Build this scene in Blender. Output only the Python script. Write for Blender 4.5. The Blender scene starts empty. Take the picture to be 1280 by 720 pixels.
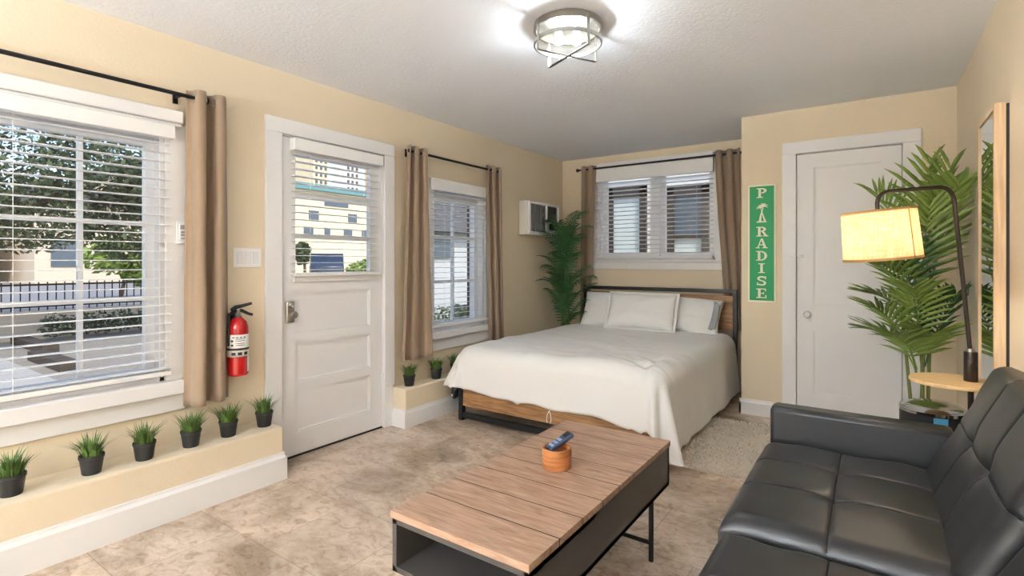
import bpy, math, random
from mathutils import Vector, Matrix, noise
PI = math.pi
R = math.radians
C = bpy.context.scene.collection
random.seed(7)

# ---------------------------------------------------------------- materials
def srgb(r, g, b):
    f = lambda c: (c / 255 / 12.92) if c <= 10 else ((c / 255 + .055) / 1.055) ** 2.4
    return (f(r), f(g), f(b), 1)

def mat(name, col, rough=.5, metal=0, var=.06, scale=20, bump=0, bscale=200, stretch=None, spec=.5, sheen=0, coat=0):
    """principled material whose colour wanders a little with 3-D noise, with an optional noise bump"""
    m = bpy.data.materials.new(name); m.use_nodes = True
    nt = m.node_tree; n = nt.nodes; l = nt.links
    b = n['Principled BSDF']
    b.inputs['Roughness'].default_value = rough
    b.inputs['Metallic'].default_value = metal
    b.inputs['Specular IOR Level'].default_value = spec
    b.inputs['Sheen Weight'].default_value = sheen
    b.inputs['Coat Weight'].default_value = coat
    tc = n.new('ShaderNodeTexCoord'); mp = n.new('ShaderNodeMapping')
    l.new(tc.outputs['Object'], mp.inputs[0])
    if stretch: mp.inputs['Scale'].default_value = stretch
    nz = n.new('ShaderNodeTexNoise'); nz.inputs['Scale'].default_value = scale; nz.inputs['Detail'].default_value = 4
    l.new(mp.outputs[0], nz.inputs[0])
    mx = n.new('ShaderNodeMix'); mx.data_type = 'RGBA'
    mx.inputs[6].default_value = tuple(max(0, c * (1 - var)) for c in col[:3]) + (1,)
    mx.inputs[7].default_value = tuple(min(1, c * (1 + var)) for c in col[:3]) + (1,)
    l.new(nz.outputs[0], mx.inputs[0]); l.new(mx.outputs[2], b.inputs['Base Color'])
    if bump:
        n2 = n.new('ShaderNodeTexNoise'); n2.inputs['Scale'].default_value = bscale; n2.inputs['Detail'].default_value = 3
        l.new(mp.outputs[0], n2.inputs[0])
        bp = n.new('ShaderNodeBump'); bp.inputs['Strength'].default_value = bump; bp.inputs['Distance'].default_value = .01
        l.new(n2.outputs[0], bp.inputs['Height']); l.new(bp.outputs[0], b.inputs['Normal'])
    return m

def ramp_mat(name, stops, rough, scale, stretch, detail=6, dist=.6, bump=.1, axis_wave=None, mix=None, spec=.5):
    """noise -> colour ramp (wood grain, stone)"""
    m = bpy.data.materials.new(name); m.use_nodes = True
    nt = m.node_tree; n = nt.nodes; l = nt.links
    b = n['Principled BSDF']; b.inputs['Roughness'].default_value = rough; b.inputs['Specular IOR Level'].default_value = spec
    tc = n.new('ShaderNodeTexCoord'); mp = n.new('ShaderNodeMapping'); mp.inputs['Scale'].default_value = stretch
    l.new(tc.outputs['Object'], mp.inputs[0])
    nz = n.new('ShaderNodeTexNoise'); nz.inputs['Scale'].default_value = scale; nz.inputs['Detail'].default_value = detail
    nz.inputs['Distortion'].default_value = dist
    l.new(mp.outputs[0], nz.inputs[0])
    rp = n.new('ShaderNodeValToRGB'); e = rp.color_ramp.elements
    e[0].position, e[0].color = stops[0]; e[1].position, e[1].color = stops[-1]
    for p, c in stops[1:-1]:
        k = e.new(p); k.color = c
    l.new(nz.outputs[0], rp.inputs[0]); l.new(rp.outputs[0], b.inputs['Base Color'])
    if bump:
        bp = n.new('ShaderNodeBump'); bp.inputs['Strength'].default_value = bump; bp.inputs['Distance'].default_value = .004
        l.new(nz.outputs[0], bp.inputs['Height']); l.new(bp.outputs[0], b.inputs['Normal'])
    return m

def glass_mat(name, tint=(1, 1, 1, 1), refl=.06):
    m = bpy.data.materials.new(name); m.use_nodes = True
    nt = m.node_tree; n = nt.nodes; l = nt.links; n.remove(n['Principled BSDF'])
    t = n.new('ShaderNodeBsdfTransparent'); t.inputs[0].default_value = tint
    g = n.new('ShaderNodeBsdfGlossy'); g.inputs['Roughness'].default_value = .02
    f = n.new('ShaderNodeLayerWeight'); f.inputs[0].default_value = .5
    pw = n.new('ShaderNodeMath'); pw.operation = 'POWER'; pw.inputs[1].default_value = 4; l.new(f.outputs['Facing'], pw.inputs[0])
    ma = n.new('ShaderNodeMath'); ma.operation = 'MULTIPLY_ADD'; ma.inputs[1].default_value = .55; ma.inputs[2].default_value = refl * .4; l.new(pw.outputs[0], ma.inputs[0])
    mx = n.new('ShaderNodeMixShader'); l.new(ma.outputs[0], mx.inputs[0])
    l.new(t.outputs[0], mx.inputs[1]); l.new(g.outputs[0], mx.inputs[2])
    l.new(mx.outputs[0], n['Material Output'].inputs[0])
    return m

def emit_mat(name, col, s):
    m = bpy.data.materials.new(name); m.use_nodes = True
    nt = m.node_tree; n = nt.nodes; n.remove(n['Principled BSDF'])
    e = n.new('ShaderNodeEmission'); e.inputs[0].default_value = col; e.inputs[1].default_value = s
    nt.links.new(e.outputs[0], n['Material Output'].inputs[0])
    return m

def shade_mat(name):
    m = bpy.data.materials.new(name); m.use_nodes = True
    nt = m.node_tree; n = nt.nodes; l = nt.links; n.remove(n['Principled BSDF'])
    tc = n.new('ShaderNodeTexCoord')
    facs = []
    for sc in ((260, 260, 12), (16, 16, 420)):
        mp = n.new('ShaderNodeMapping'); mp.inputs['Scale'].default_value = sc
        l.new(tc.outputs['Object'], mp.inputs[0])
        nz = n.new('ShaderNodeTexNoise'); nz.inputs['Scale'].default_value = 1; nz.inputs['Detail'].default_value = 3
        l.new(mp.outputs[0], nz.inputs[0]); facs.append(nz)
    ad = n.new('ShaderNodeMath'); ad.operation = 'ADD'; l.new(facs[0].outputs[0], ad.inputs[0]); l.new(facs[1].outputs[0], ad.inputs[1])
    rp = n.new('ShaderNodeValToRGB'); e = rp.color_ramp.elements
    e[0].position, e[0].color = .75 / 2 + .05, srgb(214, 190, 152); e[1].position, e[1].color = .62, srgb(250, 238, 214)
    hf = n.new('ShaderNodeMath'); hf.operation = 'MULTIPLY'; hf.inputs[1].default_value = .5; l.new(ad.outputs[0], hf.inputs[0])
    l.new(hf.outputs[0], rp.inputs[0])
    d = n.new('ShaderNodeBsdfDiffuse'); t = n.new('ShaderNodeBsdfTranslucent'); mx = n.new('ShaderNodeMixShader'); mx.inputs[0].default_value = .5
    l.new(rp.outputs[0], d.inputs[0]); l.new(rp.outputs[0], t.inputs[0])
    l.new(d.outputs[0], mx.inputs[1]); l.new(t.outputs[0], mx.inputs[2]); l.new(mx.outputs[0], n['Material Output'].inputs[0])
    return m

def floor_mat():
    m = bpy.data.materials.new('travertine_tiles'); m.use_nodes = True
    nt = m.node_tree; n = nt.nodes; l = nt.links; b = n['Principled BSDF']
    tc = n.new('ShaderNodeTexCoord')
    def noise_ramp(scale, stretch, stops, detail=8, dist=.8):
        mp = n.new('ShaderNodeMapping'); mp.inputs['Scale'].default_value = stretch; l.new(tc.outputs['Object'], mp.inputs[0])
        nz = n.new('ShaderNodeTexNoise'); nz.inputs['Scale'].default_value = scale; nz.inputs['Detail'].default_value = detail
        nz.inputs['Distortion'].default_value = dist; nz.inputs['Roughness'].default_value = .62; l.new(mp.outputs[0], nz.inputs[0])
        rp = n.new('ShaderNodeValToRGB'); e = rp.color_ramp.elements
        e[0].position, e[0].color = stops[0]; e[1].position, e[1].color = stops[-1]
        for p, c in stops[1:-1]: e.new(p).color = c
        l.new(nz.outputs[0], rp.inputs[0]); return nz, rp
    _, big = noise_ramp(2.3, (1, 1.35, 1), [(.34, srgb(162, 144, 125)), (.47, srgb(196, 178, 161)), (.56, srgb(211, 193, 177)), (.68, srgb(224, 208, 194))])
    _, fine = noise_ramp(13, (1, 1.5, 1), [(.32, (.50, .43, .36, 1)), (.46, (.86, .83, .79, 1)), (.6, (1, 1, 1, 1))], dist=1.4)
    mul = n.new('ShaderNodeMix'); mul.data_type = 'RGBA'; mul.blend_type = 'MULTIPLY'; mul.inputs[0].default_value = .8
    l.new(big.outputs[0], mul.inputs[6]); l.new(fine.outputs[0], mul.inputs[7])
    br = n.new('ShaderNodeTexBrick'); br.offset = .5; br.inputs['Scale'].default_value = 1
    br.inputs['Brick Width'].default_value = .46; br.inputs['Row Height'].default_value = .46
    br.inputs['Mortar Size'].default_value = .0025; br.inputs['Mortar Smooth'].default_value = .3
    br.inputs['Color1'].default_value = (1.05, 1.03, 1.0, 1); br.inputs['Color2'].default_value = (.86, .85, .84, 1); br.inputs['Mortar'].default_value = (.66, .62, .57, 1)
    mp = n.new('ShaderNodeMapping'); mp.inputs['Location'].default_value = (.1, .13, 0); l.new(tc.outputs['Object'], mp.inputs[0]); l.new(mp.outputs[0], br.inputs['Vector'])
    m2 = n.new('ShaderNodeMix'); m2.data_type = 'RGBA'; m2.blend_type = 'MULTIPLY'; m2.inputs[0].default_value = 1
    l.new(mul.outputs[2], m2.inputs[6]); l.new(br.outputs[0], m2.inputs[7])
    l.new(m2.outputs[2], b.inputs['Base Color'])
    b.inputs['Roughness'].default_value = .27
    bp = n.new('ShaderNodeBump'); bp.inputs['Strength'].default_value = .12; bp.inputs['Distance'].default_value = .01; bp.invert = True
    l.new(br.outputs['Fac'], bp.inputs['Height']); l.new(bp.outputs[0], b.inputs['Normal'])
    return m

def leather_mat():
    m = mat('black_leather', srgb(31, 31, 33), .37, var=.12, scale=6, bump=.10, bscale=420, spec=.62)
    return m

M = {}
M['wall'] = mat('tan_wall_paint', srgb(224, 209, 184), .75, var=.02, scale=3, bump=.12, bscale=70)
M['ceil'] = mat('white_ceiling', srgb(238, 241, 247), .85, var=.012, scale=4, bump=.25, bscale=60)
M['white'] = mat('white_gloss_paint', srgb(234, 233, 234), .38, var=.015, scale=6)
M['blind'] = mat('white_blind', srgb(238, 238, 238), .45, var=.01, scale=8)
M['vinyl'] = mat('white_vinyl', srgb(240, 240, 242), .35, var=.01, scale=8)
M['floor'] = floor_mat()
M['glass'] = glass_mat('window_glass')
M['black'] = mat('black_metal', srgb(28, 27, 28), .42, metal=.3, var=.1, scale=30)
M['bronze'] = mat('dark_bronze_metal', srgb(58, 50, 46), .35, metal=.7, var=.1, scale=30)
M['pot'] = mat('black_plastic', srgb(30, 30, 31), .5, var=.1, scale=30)
M['grass'] = mat('artificial_grass', srgb(84, 112, 48), .55, var=.6, scale=50)
M['curtain'] = mat('taupe_curtain', srgb(148, 126, 104), .8, var=.05, scale=14, bump=.08, bscale=300, sheen=.35)
M['nickel'] = mat('brushed_nickel', srgb(176, 172, 164), .32, metal=1, var=.06, scale=40)
M['chrome'] = mat('polished_chrome', srgb(214, 214, 216), .12, metal=1, var=.03, scale=40)
M['red'] = mat('red_enamel', srgb(172, 18, 22), .25, var=.04, scale=20, coat=.4)
M['label'] = mat('white_label', srgb(232, 230, 226), .5, var=.02)
M['ink'] = mat('dark_ink', srgb(50, 46, 48), .6, var=.05)
M['duvet'] = mat('white_cotton', srgb(236, 235, 234), .85, var=.012, scale=8, bump=.05, bscale=260, sheen=.15)
M['greylin'] = mat('grey_blue_linen', srgb(172, 177, 186), .85, var=.03)
M['bedwood'] = ramp_mat('oak_brown_bed', [(.3, srgb(104, 70, 40)), (.5, srgb(146, 106, 66)), (.7, srgb(172, 130, 86))], .5, 6, (1, 14, 14), bump=.06)
M['tabwood'] = ramp_mat('table_oak', [(.28, srgb(128, 98, 78)), (.45, srgb(164, 132, 110)), (.6, srgb(178, 147, 125)), (.75, srgb(192, 163, 142))], .38, 5, (1.2, 11, 11), dist=1.3, bump=.05)
M['charcoal'] = mat('charcoal_laminate', srgb(74, 70, 67), .4, var=.05, scale=10)
M['dark'] = mat('black_laminate', srgb(24, 24, 25), .5, var=.1, scale=10)
M['bamboo'] = ramp_mat('honey_wood', [(.3, srgb(136, 80, 42)), (.5, srgb(168, 106, 60)), (.7, srgb(188, 128, 78))], .38, 8, (1, 1, 10), bump=.03)
M['remote'] = mat('slate_blue_plastic', srgb(58, 68, 92), .4, var=.05)
M['button'] = mat('pale_button', srgb(140, 160, 190), .5, var=.05)
M['leather'] = leather_mat()
M['seam'] = mat('seam_thread', srgb(10, 10, 10), .8, var=.05)
M['shade'] = shade_mat('linen_shade')
M['trimtan'] = mat('shade_trim', srgb(176, 136, 84), .7, var=.05)
M['tray'] = ramp_mat('maple_tray', [(.3, srgb(214, 176, 122)), (.7, srgb(236, 204, 154))], .4, 6, (2, 14, 14), bump=.02)
M['maple'] = ramp_mat('maple_frame', [(.3, srgb(206, 176, 138)), (.5, srgb(222, 194, 158)), (.7, srgb(234, 210, 176))], .45, 5, (14, 14, 1), bump=.02)
M['mirror'] = mat('mirror_silver', (.9, .92, .91, 1), .015, metal=1, var=0)
M['frond'] = mat('palm_leaf', srgb(122, 148, 66), .4, var=.6, scale=12)
M['frond2'] = mat('palm_leaf_deep', srgb(56, 100, 54), .4, var=.75, scale=16)
M['stem'] = mat('palm_stem', srgb(112, 122, 62), .55, var=.2, scale=14)
M['soil'] = mat('soil', srgb(60, 46, 36), .9, var=.3, scale=60, bump=.5, bscale=120)
M['green'] = mat('green_sign', srgb(34, 152, 92), .6, var=.05, scale=16)
M['cream'] = mat('cream_sign', srgb(240, 236, 214), .6, var=.03, scale=16)
M['shag'] = mat('shag_rug', srgb(238, 225, 208), .95, var=.12, scale=26, bump=1.0, bscale=110, sheen=.3)
M['ac'] = mat('ac_plastic', srgb(232, 230, 224), .45, var=.02)
M['grille'] = mat('ac_grille', srgb(150, 150, 152), .6, var=.05)
M['bluelab'] = mat('blue_sticker', srgb(90, 178, 222), .5, var=.03)
M['bulb'] = emit_mat('bulb_glow', (.80, .90, 1, 1), 240)
M['bulb2'] = emit_mat('shade_bulb_glow', (1, .91, .78, 1), 85)
M['fill_bulb'] = emit_mat('fill_uplight_glow', (.80, .90, 1, 1), 2500)  # strong emission for the unseen uplighter added as ceiling fill
M['seeded'] = glass_mat('clear_shade_glass', (.97, .96, .92, 1))
# outside
M['concrete'] = mat('pale_concrete', srgb(176, 174, 168), .9, var=.08, scale=3, bump=.2, bscale=40)
M['gravel'] = mat('gravel_ground', srgb(150, 144, 134), .95, var=.35, scale=26, bump=.8, bscale=50)
M['asphalt'] = mat('asphalt', srgb(140, 140, 142), .95, var=.08, scale=2)
M['lawn'] = mat('lawn', srgb(120, 140, 76), .95, var=.3, scale=20)
M['stucco'] = mat('beige_stucco', srgb(214, 198, 176), .9, var=.05, scale=2)
M['creamb'] = mat('cream_facade', srgb(246, 226, 186), .9, var=.04, scale=.6)
M['whiteb'] = mat('white_facade', srgb(240, 238, 232), .9, var=.04, scale=.8)
M['siding'] = mat('grey_white_siding', srgb(196, 198, 200), .9, var=.06, scale=1.5)
M['tanb'] = mat('tan_facade', srgb(232, 196, 144), .9, var=.04, scale=.6)
M['winb'] = mat('dark_window', srgb(92, 104, 116), .15, var=.15, scale=2)
M['tealb'] = mat('teal_roof', srgb(108, 152, 156), .6, var=.05, scale=2)
M['roofg'] = mat('grey_roof', srgb(104, 104, 108), .9, var=.1, scale=6)
M['bark'] = mat('bark', srgb(92, 78, 64), .95, var=.25, scale=12, bump=.5, bscale=30)
M['leafd'] = mat('dark_leaf', srgb(82, 94, 64), .6, var=.6, scale=2.6)
M['leafl'] = mat('light_leaf', srgb(128, 152, 66), .6, var=.35, scale=3)
M['timber'] = mat('dark_timber', srgb(78, 68, 60), .9, var=.2, scale=9)
M['brownf'] = mat('brown_window_frame', srgb(70, 60, 52), .6, var=.08, scale=9)
M['blindin'] = mat('pale_shade_cloth', srgb(222, 232, 226), .8, var=.03, scale=6)
M['carp'] = mat('navy_car_paint', srgb(40, 48, 66), .25, var=.05, coat=.6)
M['tyre'] = mat('tyre_rubber', srgb(26, 26, 26), .9, var=.1)

# ---------------------------------------------------------------- mesh collector
class MB:
    def __init__(s): s.v = []; s.f = []
    def add(s, vs, fs, mtx=None):
        k = len(s.v)
        s.v += [tuple(mtx @ Vector(v)) if mtx is not None else tuple(v) for v in vs]
        s.f += [tuple(i + k for i in f) for f in fs]
        return s
    def box(s, a, b, mtx=None):
        x0, y0, z0 = (min(a[i], b[i]) for i in range(3)); x1, y1, z1 = (max(a[i], b[i]) for i in range(3))
        return s.add([(x0, y0, z0), (x1, y0, z0), (x1, y1, z0), (x0, y1, z0), (x0, y0, z1), (x1, y0, z1), (x1, y1, z1), (x0, y1, z1)],
                     [(0, 3, 2, 1), (4, 5, 6, 7), (0, 1, 5, 4), (1, 2, 6, 5), (2, 3, 7, 6), (3, 0, 4, 7)], mtx)
    def prism(s, poly, a, b, axis, mtx=None):
        """polygon in the two other axes (in order x,y,z without axis), extruded from a to b along axis"""
        def p(u, v, w): return {0: (w, u, v), 1: (u, w, v), 2: (u, v, w)}[axis]
        n = len(poly)
        vs = [p(u, v, a) for u, v in poly] + [p(u, v, b) for u, v in poly]
        fs = [tuple(range(n))[::-1], tuple(range(n, 2 * n))] + [(i, (i + 1) % n, (i + 1) % n + n, i + n) for i in range(n)]
        return s.add(vs, fs, mtx)
    def tube(s, pts, r, seg=10, caps=True, closed=False):
        pts = [Vector(p) for p in pts]; n = len(pts)
        rs = r if isinstance(r, (list, tuple)) else [r] * n
        k0 = len(s.v); up = None
        for i, p in enumerate(pts):
            t = (pts[(i + 1) % n] - pts[i - 1]) if closed or 0 < i < n - 1 else (pts[1] - pts[0] if i == 0 else pts[-1] - pts[-2])
            t.normalize()
            if up is None:
                up = Vector((0, 0, 1)) if abs(t.z) < .9 else Vector((1, 0, 0))
            side = t.cross(up).normalized(); up = side.cross(t).normalized()
            for j in range(seg):
                a = 2 * PI * j / seg
                s.v.append(tuple(p + (side * math.cos(a) + up * math.sin(a)) * rs[i]))
        for i in range(n if closed else n - 1):
            for j in range(seg):
                a = k0 + i * seg + j; b = k0 + i * seg + (j + 1) % seg
                c = k0 + ((i + 1) % n) * seg + (j + 1) % seg; d = k0 + ((i + 1) % n) * seg + j
                s.f.append((a, b, c, d))
        if caps and not closed:
            s.f.append(tuple(range(k0, k0 + seg))[::-1]); s.f.append(tuple(range(k0 + (n - 1) * seg, k0 + n * seg)))
        return s
    def lathe(s, prof, c=(0, 0, 0), seg=32, closed=False, mtx=None, a0=0, a1=2 * PI):
        """profile of (r, z) turned about the vertical axis through c"""
        full = abs(a1 - a0 - 2 * PI) < 1e-6; n = len(prof); cols = seg if full else seg + 1
        vs = []; fs = []
        for j in range(cols):
            a = a0 + (a1 - a0) * j / seg
            vs += [(c[0] + r * math.cos(a), c[1] + r * math.sin(a), c[2] + z) for r, z in prof]
        m = n if closed else n - 1
        for j in range(seg):
            j2 = (j + 1) % cols
            for i in range(m):
                i2 = (i + 1) % n
                fs.append((j * n + i, j2 * n + i, j2 * n + i2, j * n + i2))
        return s.add(vs, fs, mtx)
    def grid(s, nu, nv, fn, loop_u=False):
        k = len(s.v); cu = nu if loop_u else nu + 1
        for i in range(cu):
            for j in range(nv + 1): s.v.append(tuple(fn(i / nu, j / nv)))
        for i in range(nu):
            i2 = (i + 1) % cu
            for j in range(nv):
                s.f.append((k + i * (nv + 1) + j, k + i2 * (nv + 1) + j, k + i2 * (nv + 1) + j + 1, k + i * (nv + 1) + j + 1))
        return s
    def build(s, name, m, parent=None, smooth=None, bevel=0, subd=0, solid=0, kind=None, label=None, weld=False):
        off = Vector((0, 0, 0)); p = parent
        while p is not None: off += p.location; p = p.parent
        me = bpy.data.meshes.new(name)
        me.from_pydata([tuple(Vector(v) - off) for v in s.v], [], s.f); me.validate(); me.update()
        o = bpy.data.objects.new(name, me); C.objects.link(o); o.parent = parent
        me.materials.append(M[m] if isinstance(m, str) else m)
        import bmesh
        bm = bmesh.new(); bm.from_mesh(me)
        if weld: bmesh.ops.remove_doubles(bm, verts=bm.verts, dist=1e-5)
        bmesh.ops.recalc_face_normals(bm, faces=bm.faces); bm.to_mesh(me); bm.free()
        if solid:
            d = o.modifiers.new('thick', 'SOLIDIFY'); d.thickness = solid; d.offset = 0
        if bevel:
            d = o.modifiers.new('bevel', 'BEVEL'); d.width = bevel; d.segments = 2; d.limit_method = 'ANGLE'; d.angle_limit = R(40)
        if subd:
            d = o.modifiers.new('sub', 'SUBSURF'); d.levels = subd; d.render_levels = subd
        if smooth:
            for q in me.polygons: q.use_smooth = True
            if smooth != True:
                me.set_sharp_from_angle(angle=R(smooth))
        elif bevel:
            for q in me.polygons: q.use_smooth = True
            me.set_sharp_from_angle(angle=R(30))
        if kind: o['kind'] = kind
        if label: o['label'] = label
        return o

def tag(o, label, cat, group=None, kind=None):
    o['label'] = label; o['category'] = cat
    if group: o['group'] = group
    if kind: o['kind'] = kind
    return o

def thing(name, label, cat, loc=(0, 0, 0), group=None):
    o = bpy.data.objects.new(name, None); C.objects.link(o); o.location = loc; o.empty_display_size = .1
    return tag(o, label, cat, group)

def dup(root, loc, rotz=0, label=None):
    r = root.copy(); C.objects.link(r); r.location = loc; r.rotation_euler = (0, 0, rotz)
    if label: r['label'] = label
    for ch in list(root.children):
        c = ch.copy(); C.objects.link(c); c.parent = r
        for g in list(ch.children):
            d = g.copy(); C.objects.link(d); d.parent = c
    return r

def struct(name, mb, m, parent=None, **k):
    return mb.build(name, m, parent, kind='structure', **k)

def wall_pieces(axis, a, b, u0, u1, z0, z1, holes):
    """boxes of a wall slab (axis 0: x from a to b, running along y) around rectangular holes (ua, ub, za, zb)"""
    mb = MB()
    def bx(ua, ub, za, zb):
        if ub - ua < 1e-4 or zb - za < 1e-4: return
        mb.box((a, ua, za), (b, ub, zb)) if axis == 0 else mb.box((ua, a, za), (ub, b, zb))
    u = u0
    for ua, ub, za, zb in sorted(holes):
        bx(u, ua, z0, z1); bx(ua, ub, z0, za); bx(ua, ub, zb, z1); u = ub
    bx(u, u1, z0, z1)
    return mb

# ---------------------------------------------------------------- room shell
H = 2.44
YB = 5.42; YC = 4.61; XC = 2.14; XR = 3.5; YR = -4.6
struct('floor', MB().box((-.16, YR - .1, -.12), (XR + .12, YB + .14, 0)), 'floor')
struct('ceiling', MB().box((-.16, YR - .1, H), (XR + .12, YB + .14, H + .15)), 'ceil')
W1 = (-.50, 1.19, .63, 1.955); D1 = (1.835, 2.665, 0, 2.05); W3 = (3.20, 3.90, .66, 1.88)
struct('wall_left', wall_pieces(0, -.16, 0, YR - .1, YB + .14, 0, H, [W1, D1, W3]), 'wall')
W2 = (.475, 1.745, 1.27, 2.30)
struct('wall_back', wall_pieces(1, YB, YB + .14, 0, XR + .12, 0, H, [W2]), 'wall')
struct('wall_right', MB().box((XR, YR - .1, 0), (XR + .12, YB, H)), 'wall')
W4 = (.5, 3.0, .75, 2.1)  # opening invented in the unseen rear wall to let in extra daylight
struct('wall_rear', wall_pieces(1, YR - .1, YR, 0, XR, 0, H, [W4]), 'wall')
j = MB().box((.5, YR - .1, .75), (.55, YR - .02, 2.1)).box((2.95, YR - .1, .75), (3.0, YR - .02, 2.1)).box((.55, YR - .1, .75), (2.95, YR - .02, .80)).box((.55, YR - .1, 2.05), (2.95, YR - .02, 2.1)).box((1.725, YR - .1, .80), (1.775, YR - .02, 2.05))
struct('window_added_rear', j, 'vinyl')  # frame of the added rear window, out of view, for fill daylight
CD = (2.535, 3.21, 0, 2.095)
struct('wall_closet_front', wall_pieces(1, YC, YC + .1, XC, XR, 0, H, [CD]), 'wall')
struct('wall_closet_side', MB().box((XC, YC + .1, 0), (XC + .1, YB, H)), 'wall')
struct('wall_ledge_near', MB().box((0, YR, 0), (.245, 1.71, .30)), 'wall', bevel=.012)
struct('wall_ledge_far', MB().box((0, 2.745, 0), (.15, YB, .29)), 'wall', bevel=.012)

def base_profile(t=.018, h=.155):
    return [(0, 0), (t, 0), (t, h - .028), (t * .55, h - .012), (t * .45, h), (0, h)]
b = MB().prism([(.245 + x, z) for x, z in base_profile()], YR, 1.71, 1)
b.box((.02, 1.71, 0), (.262, 1.722, .13))
struct('baseboard_left', b, 'white')
b = MB()
prof = base_profile(.016, .135)
b.prism([(.15 + x, z) for x, z in prof], 2.73, YB, 1)
b.prism([(2.745 - x, z) for x, z in prof], .0, .165, 0)
struct('baseboard_left_far', b, 'white')
b = MB().prism([(YC - x, z) for x, z in base_profile(.016, .125)], XC - .016, 2.443, 0)
b.prism([(XC - x, z) for x, z in base_profile(.016, .125)], YC - .016, YB, 1)
struct('baseboard_closet', b, 'white')
struct('baseboard_back', MB().prism([(YB - x, z) for x, z in base_profile(.016, .125)], .166, XC - .016, 0), 'white')
struct('baseboard_right', MB().prism([(XR - x, z) for x, z in base_profile(.016, .125)], YR, YC, 1), 'white')

# ---------------------------------------------------------------- windows
def tag_struct(o, label, cat):
    o['label'] = label; o['kind'] = 'structure'; o['category'] = cat; return o

def window_left(name, hole, cols, rows, casing_w, label, head=None, xg=-.085):
    """double-glazed looking sash window in the left wall; cols / rows are the muntin centre lines"""
    y0, y1, z0, z1 = hole
    root = bpy.data.objects.new(name, None); C.objects.link(root); root.location = (0, (y0 + y1) / 2, z0)
    tag_struct(root, label, 'window')
    j = MB()
    j.box((-.16, y0, z0), (0, y0 + .02, z1)).box((-.16, y1 - .02, z0), (0, y1, z1)).box((-.16, y0, z1 - .02), (0, y1, z1)).box((-.16, y0, z0), (0, y1, z0 + .02))
    j.build('jamb', 'white', root)
    s = MB(); a0, a1, b0, b1 = y0 + .02, y1 - .02, z0 + .02, z1 - .02; w = .042
    g0, g1, h0, h1 = a0 + w, a1 - w, b0 + w, b1 - .085
    X0, X1 = xg - .02, xg + .02
    s.box((X0, a0, b0), (X1, g0, b1)).box((X0, g1, b0), (X1, a1, b1)).box((X0, g0, h1), (X1, g1, b1)).box((X0, g0, b0), (X1, g1, h0))
    for y in cols: s.box((xg - .014, y - .010, h0), (xg + .014, y + .010, h1))
    for z in rows: s.box((xg - .0135, g0, z - .011), (xg + .0135, g1, z + .011))
    s.build('sash', 'vinyl', root)
    MB().box((xg - .003, g0 - .004, h0 - .004), (xg + .003, g1 + .004, h1 + .004)).build('pane', 'glass', root)
    c = MB(); k = casing_w
    c.box((0, y0 - k, z0 - .0), (.022, y0, z1 + .02)).box((0, y1, z0), (.022, y1 + k, z1 + .02))
    c.build('casing', 'white', root, bevel=.004)
    return root

r1 = window_left('window_1', W1, [.25, -.05, .552, .862], [1.446, 1.060], .118, 'large white multi-pane window on the left wall at the photo edge')
h = MB().box((0, -.62, 1.975), (.055, 1.262, 2.04)).box((0, -.62, 1.955), (.04, 1.262, 1.975))
h.build('head_casing', 'white', r1, bevel=.006)
MB().box((-.06, -.62, .555), (.055, 1.295, .63)).build('sill', 'white', r1, bevel=.006)
MB().box((0, -.60, .465), (.02, 1.285, .555)).build('apron', 'white', r1, bevel=.004)

r3 = window_left('window_3', W3, [3.545], [1.46, 1.075], .07, 'narrow white six-pane window between the tan curtains')
MB().box((0, 3.13, 1.86), (.03, 3.97, 1.95)).build('head_casing', 'white', r3, bevel=.004)
MB().box((-.06, 3.12, .605), (.06, 3.98, .66)).build('sill', 'white', r3, bevel=.006)
MB().box((0, 3.14, .50), (.02, 3.96, .605)).build('apron', 'white', r3, bevel=.004)

# back window: two sashes side by side
x0, x1, z0, z1 = W2
r2 = bpy.data.objects.new('window_2', None); C.objects.link(r2); r2.location = ((x0 + x1) / 2, YB, z0)
tag_struct(r2, 'white double window on the back wall above the bed', 'window')
j = MB().box((x0, YB, z0), (x0 + .02, YB + .14, z1)).box((x1 - .02, YB, z0), (x1, YB + .14, z1)).box((x0, YB, z0), (x1, YB + .14, z0 + .02)).box((x0, YB, z1 - .02), (x1, YB + .14, z1))
j.build('jamb', 'white', r2)
def sash2(a, b_):
    s = MB(); y = YB + .075; w = .055; za, zb = z0 + .02, z1 - .02
    s.box((a, y - .02, za), (a + w, y + .02, zb)).box((b_ - w, y - .02, za), (b_, y + .02, zb)).box((a + w, y - .02, za), (b_ - w, y + .02, za + w)).box((a + w, y - .02, zb - w), (b_ - w, y + .02, zb))
    o = s.build('sash', 'vinyl', r2)
    MB().box((a + w - .003, y - .003, za + w - .003), (b_ - w + .003, y + .003, zb - w + .003)).build('pane', 'glass', o)
sash2(.495, 1.105); sash2(1.165, 1.725)
MB().box((1.105, YB + .035, z0 + .02), (1.165, YB + .12, z1 - .02)).build('mullion', 'vinyl', r2)
c = MB().box((.385, YB - .022, 1.27), (.475, YB, 2.34)).box((1.745, YB - .022, 1.27), (1.835, YB, 2.34)).box((.475, YB - .022, 2.30), (1.745, YB, 2.36))
c.build('casing', 'white', r2, bevel=.004)
MB().box((.385, YB - .05, 1.245), (1.84, YB, 1.27)).build('sill', 'white', r2, bevel=.004)
MB().box((.39, YB - .02, 1.165), (1.835, YB, 1.245)).build('apron', 'white', r2, bevel=.004)

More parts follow.
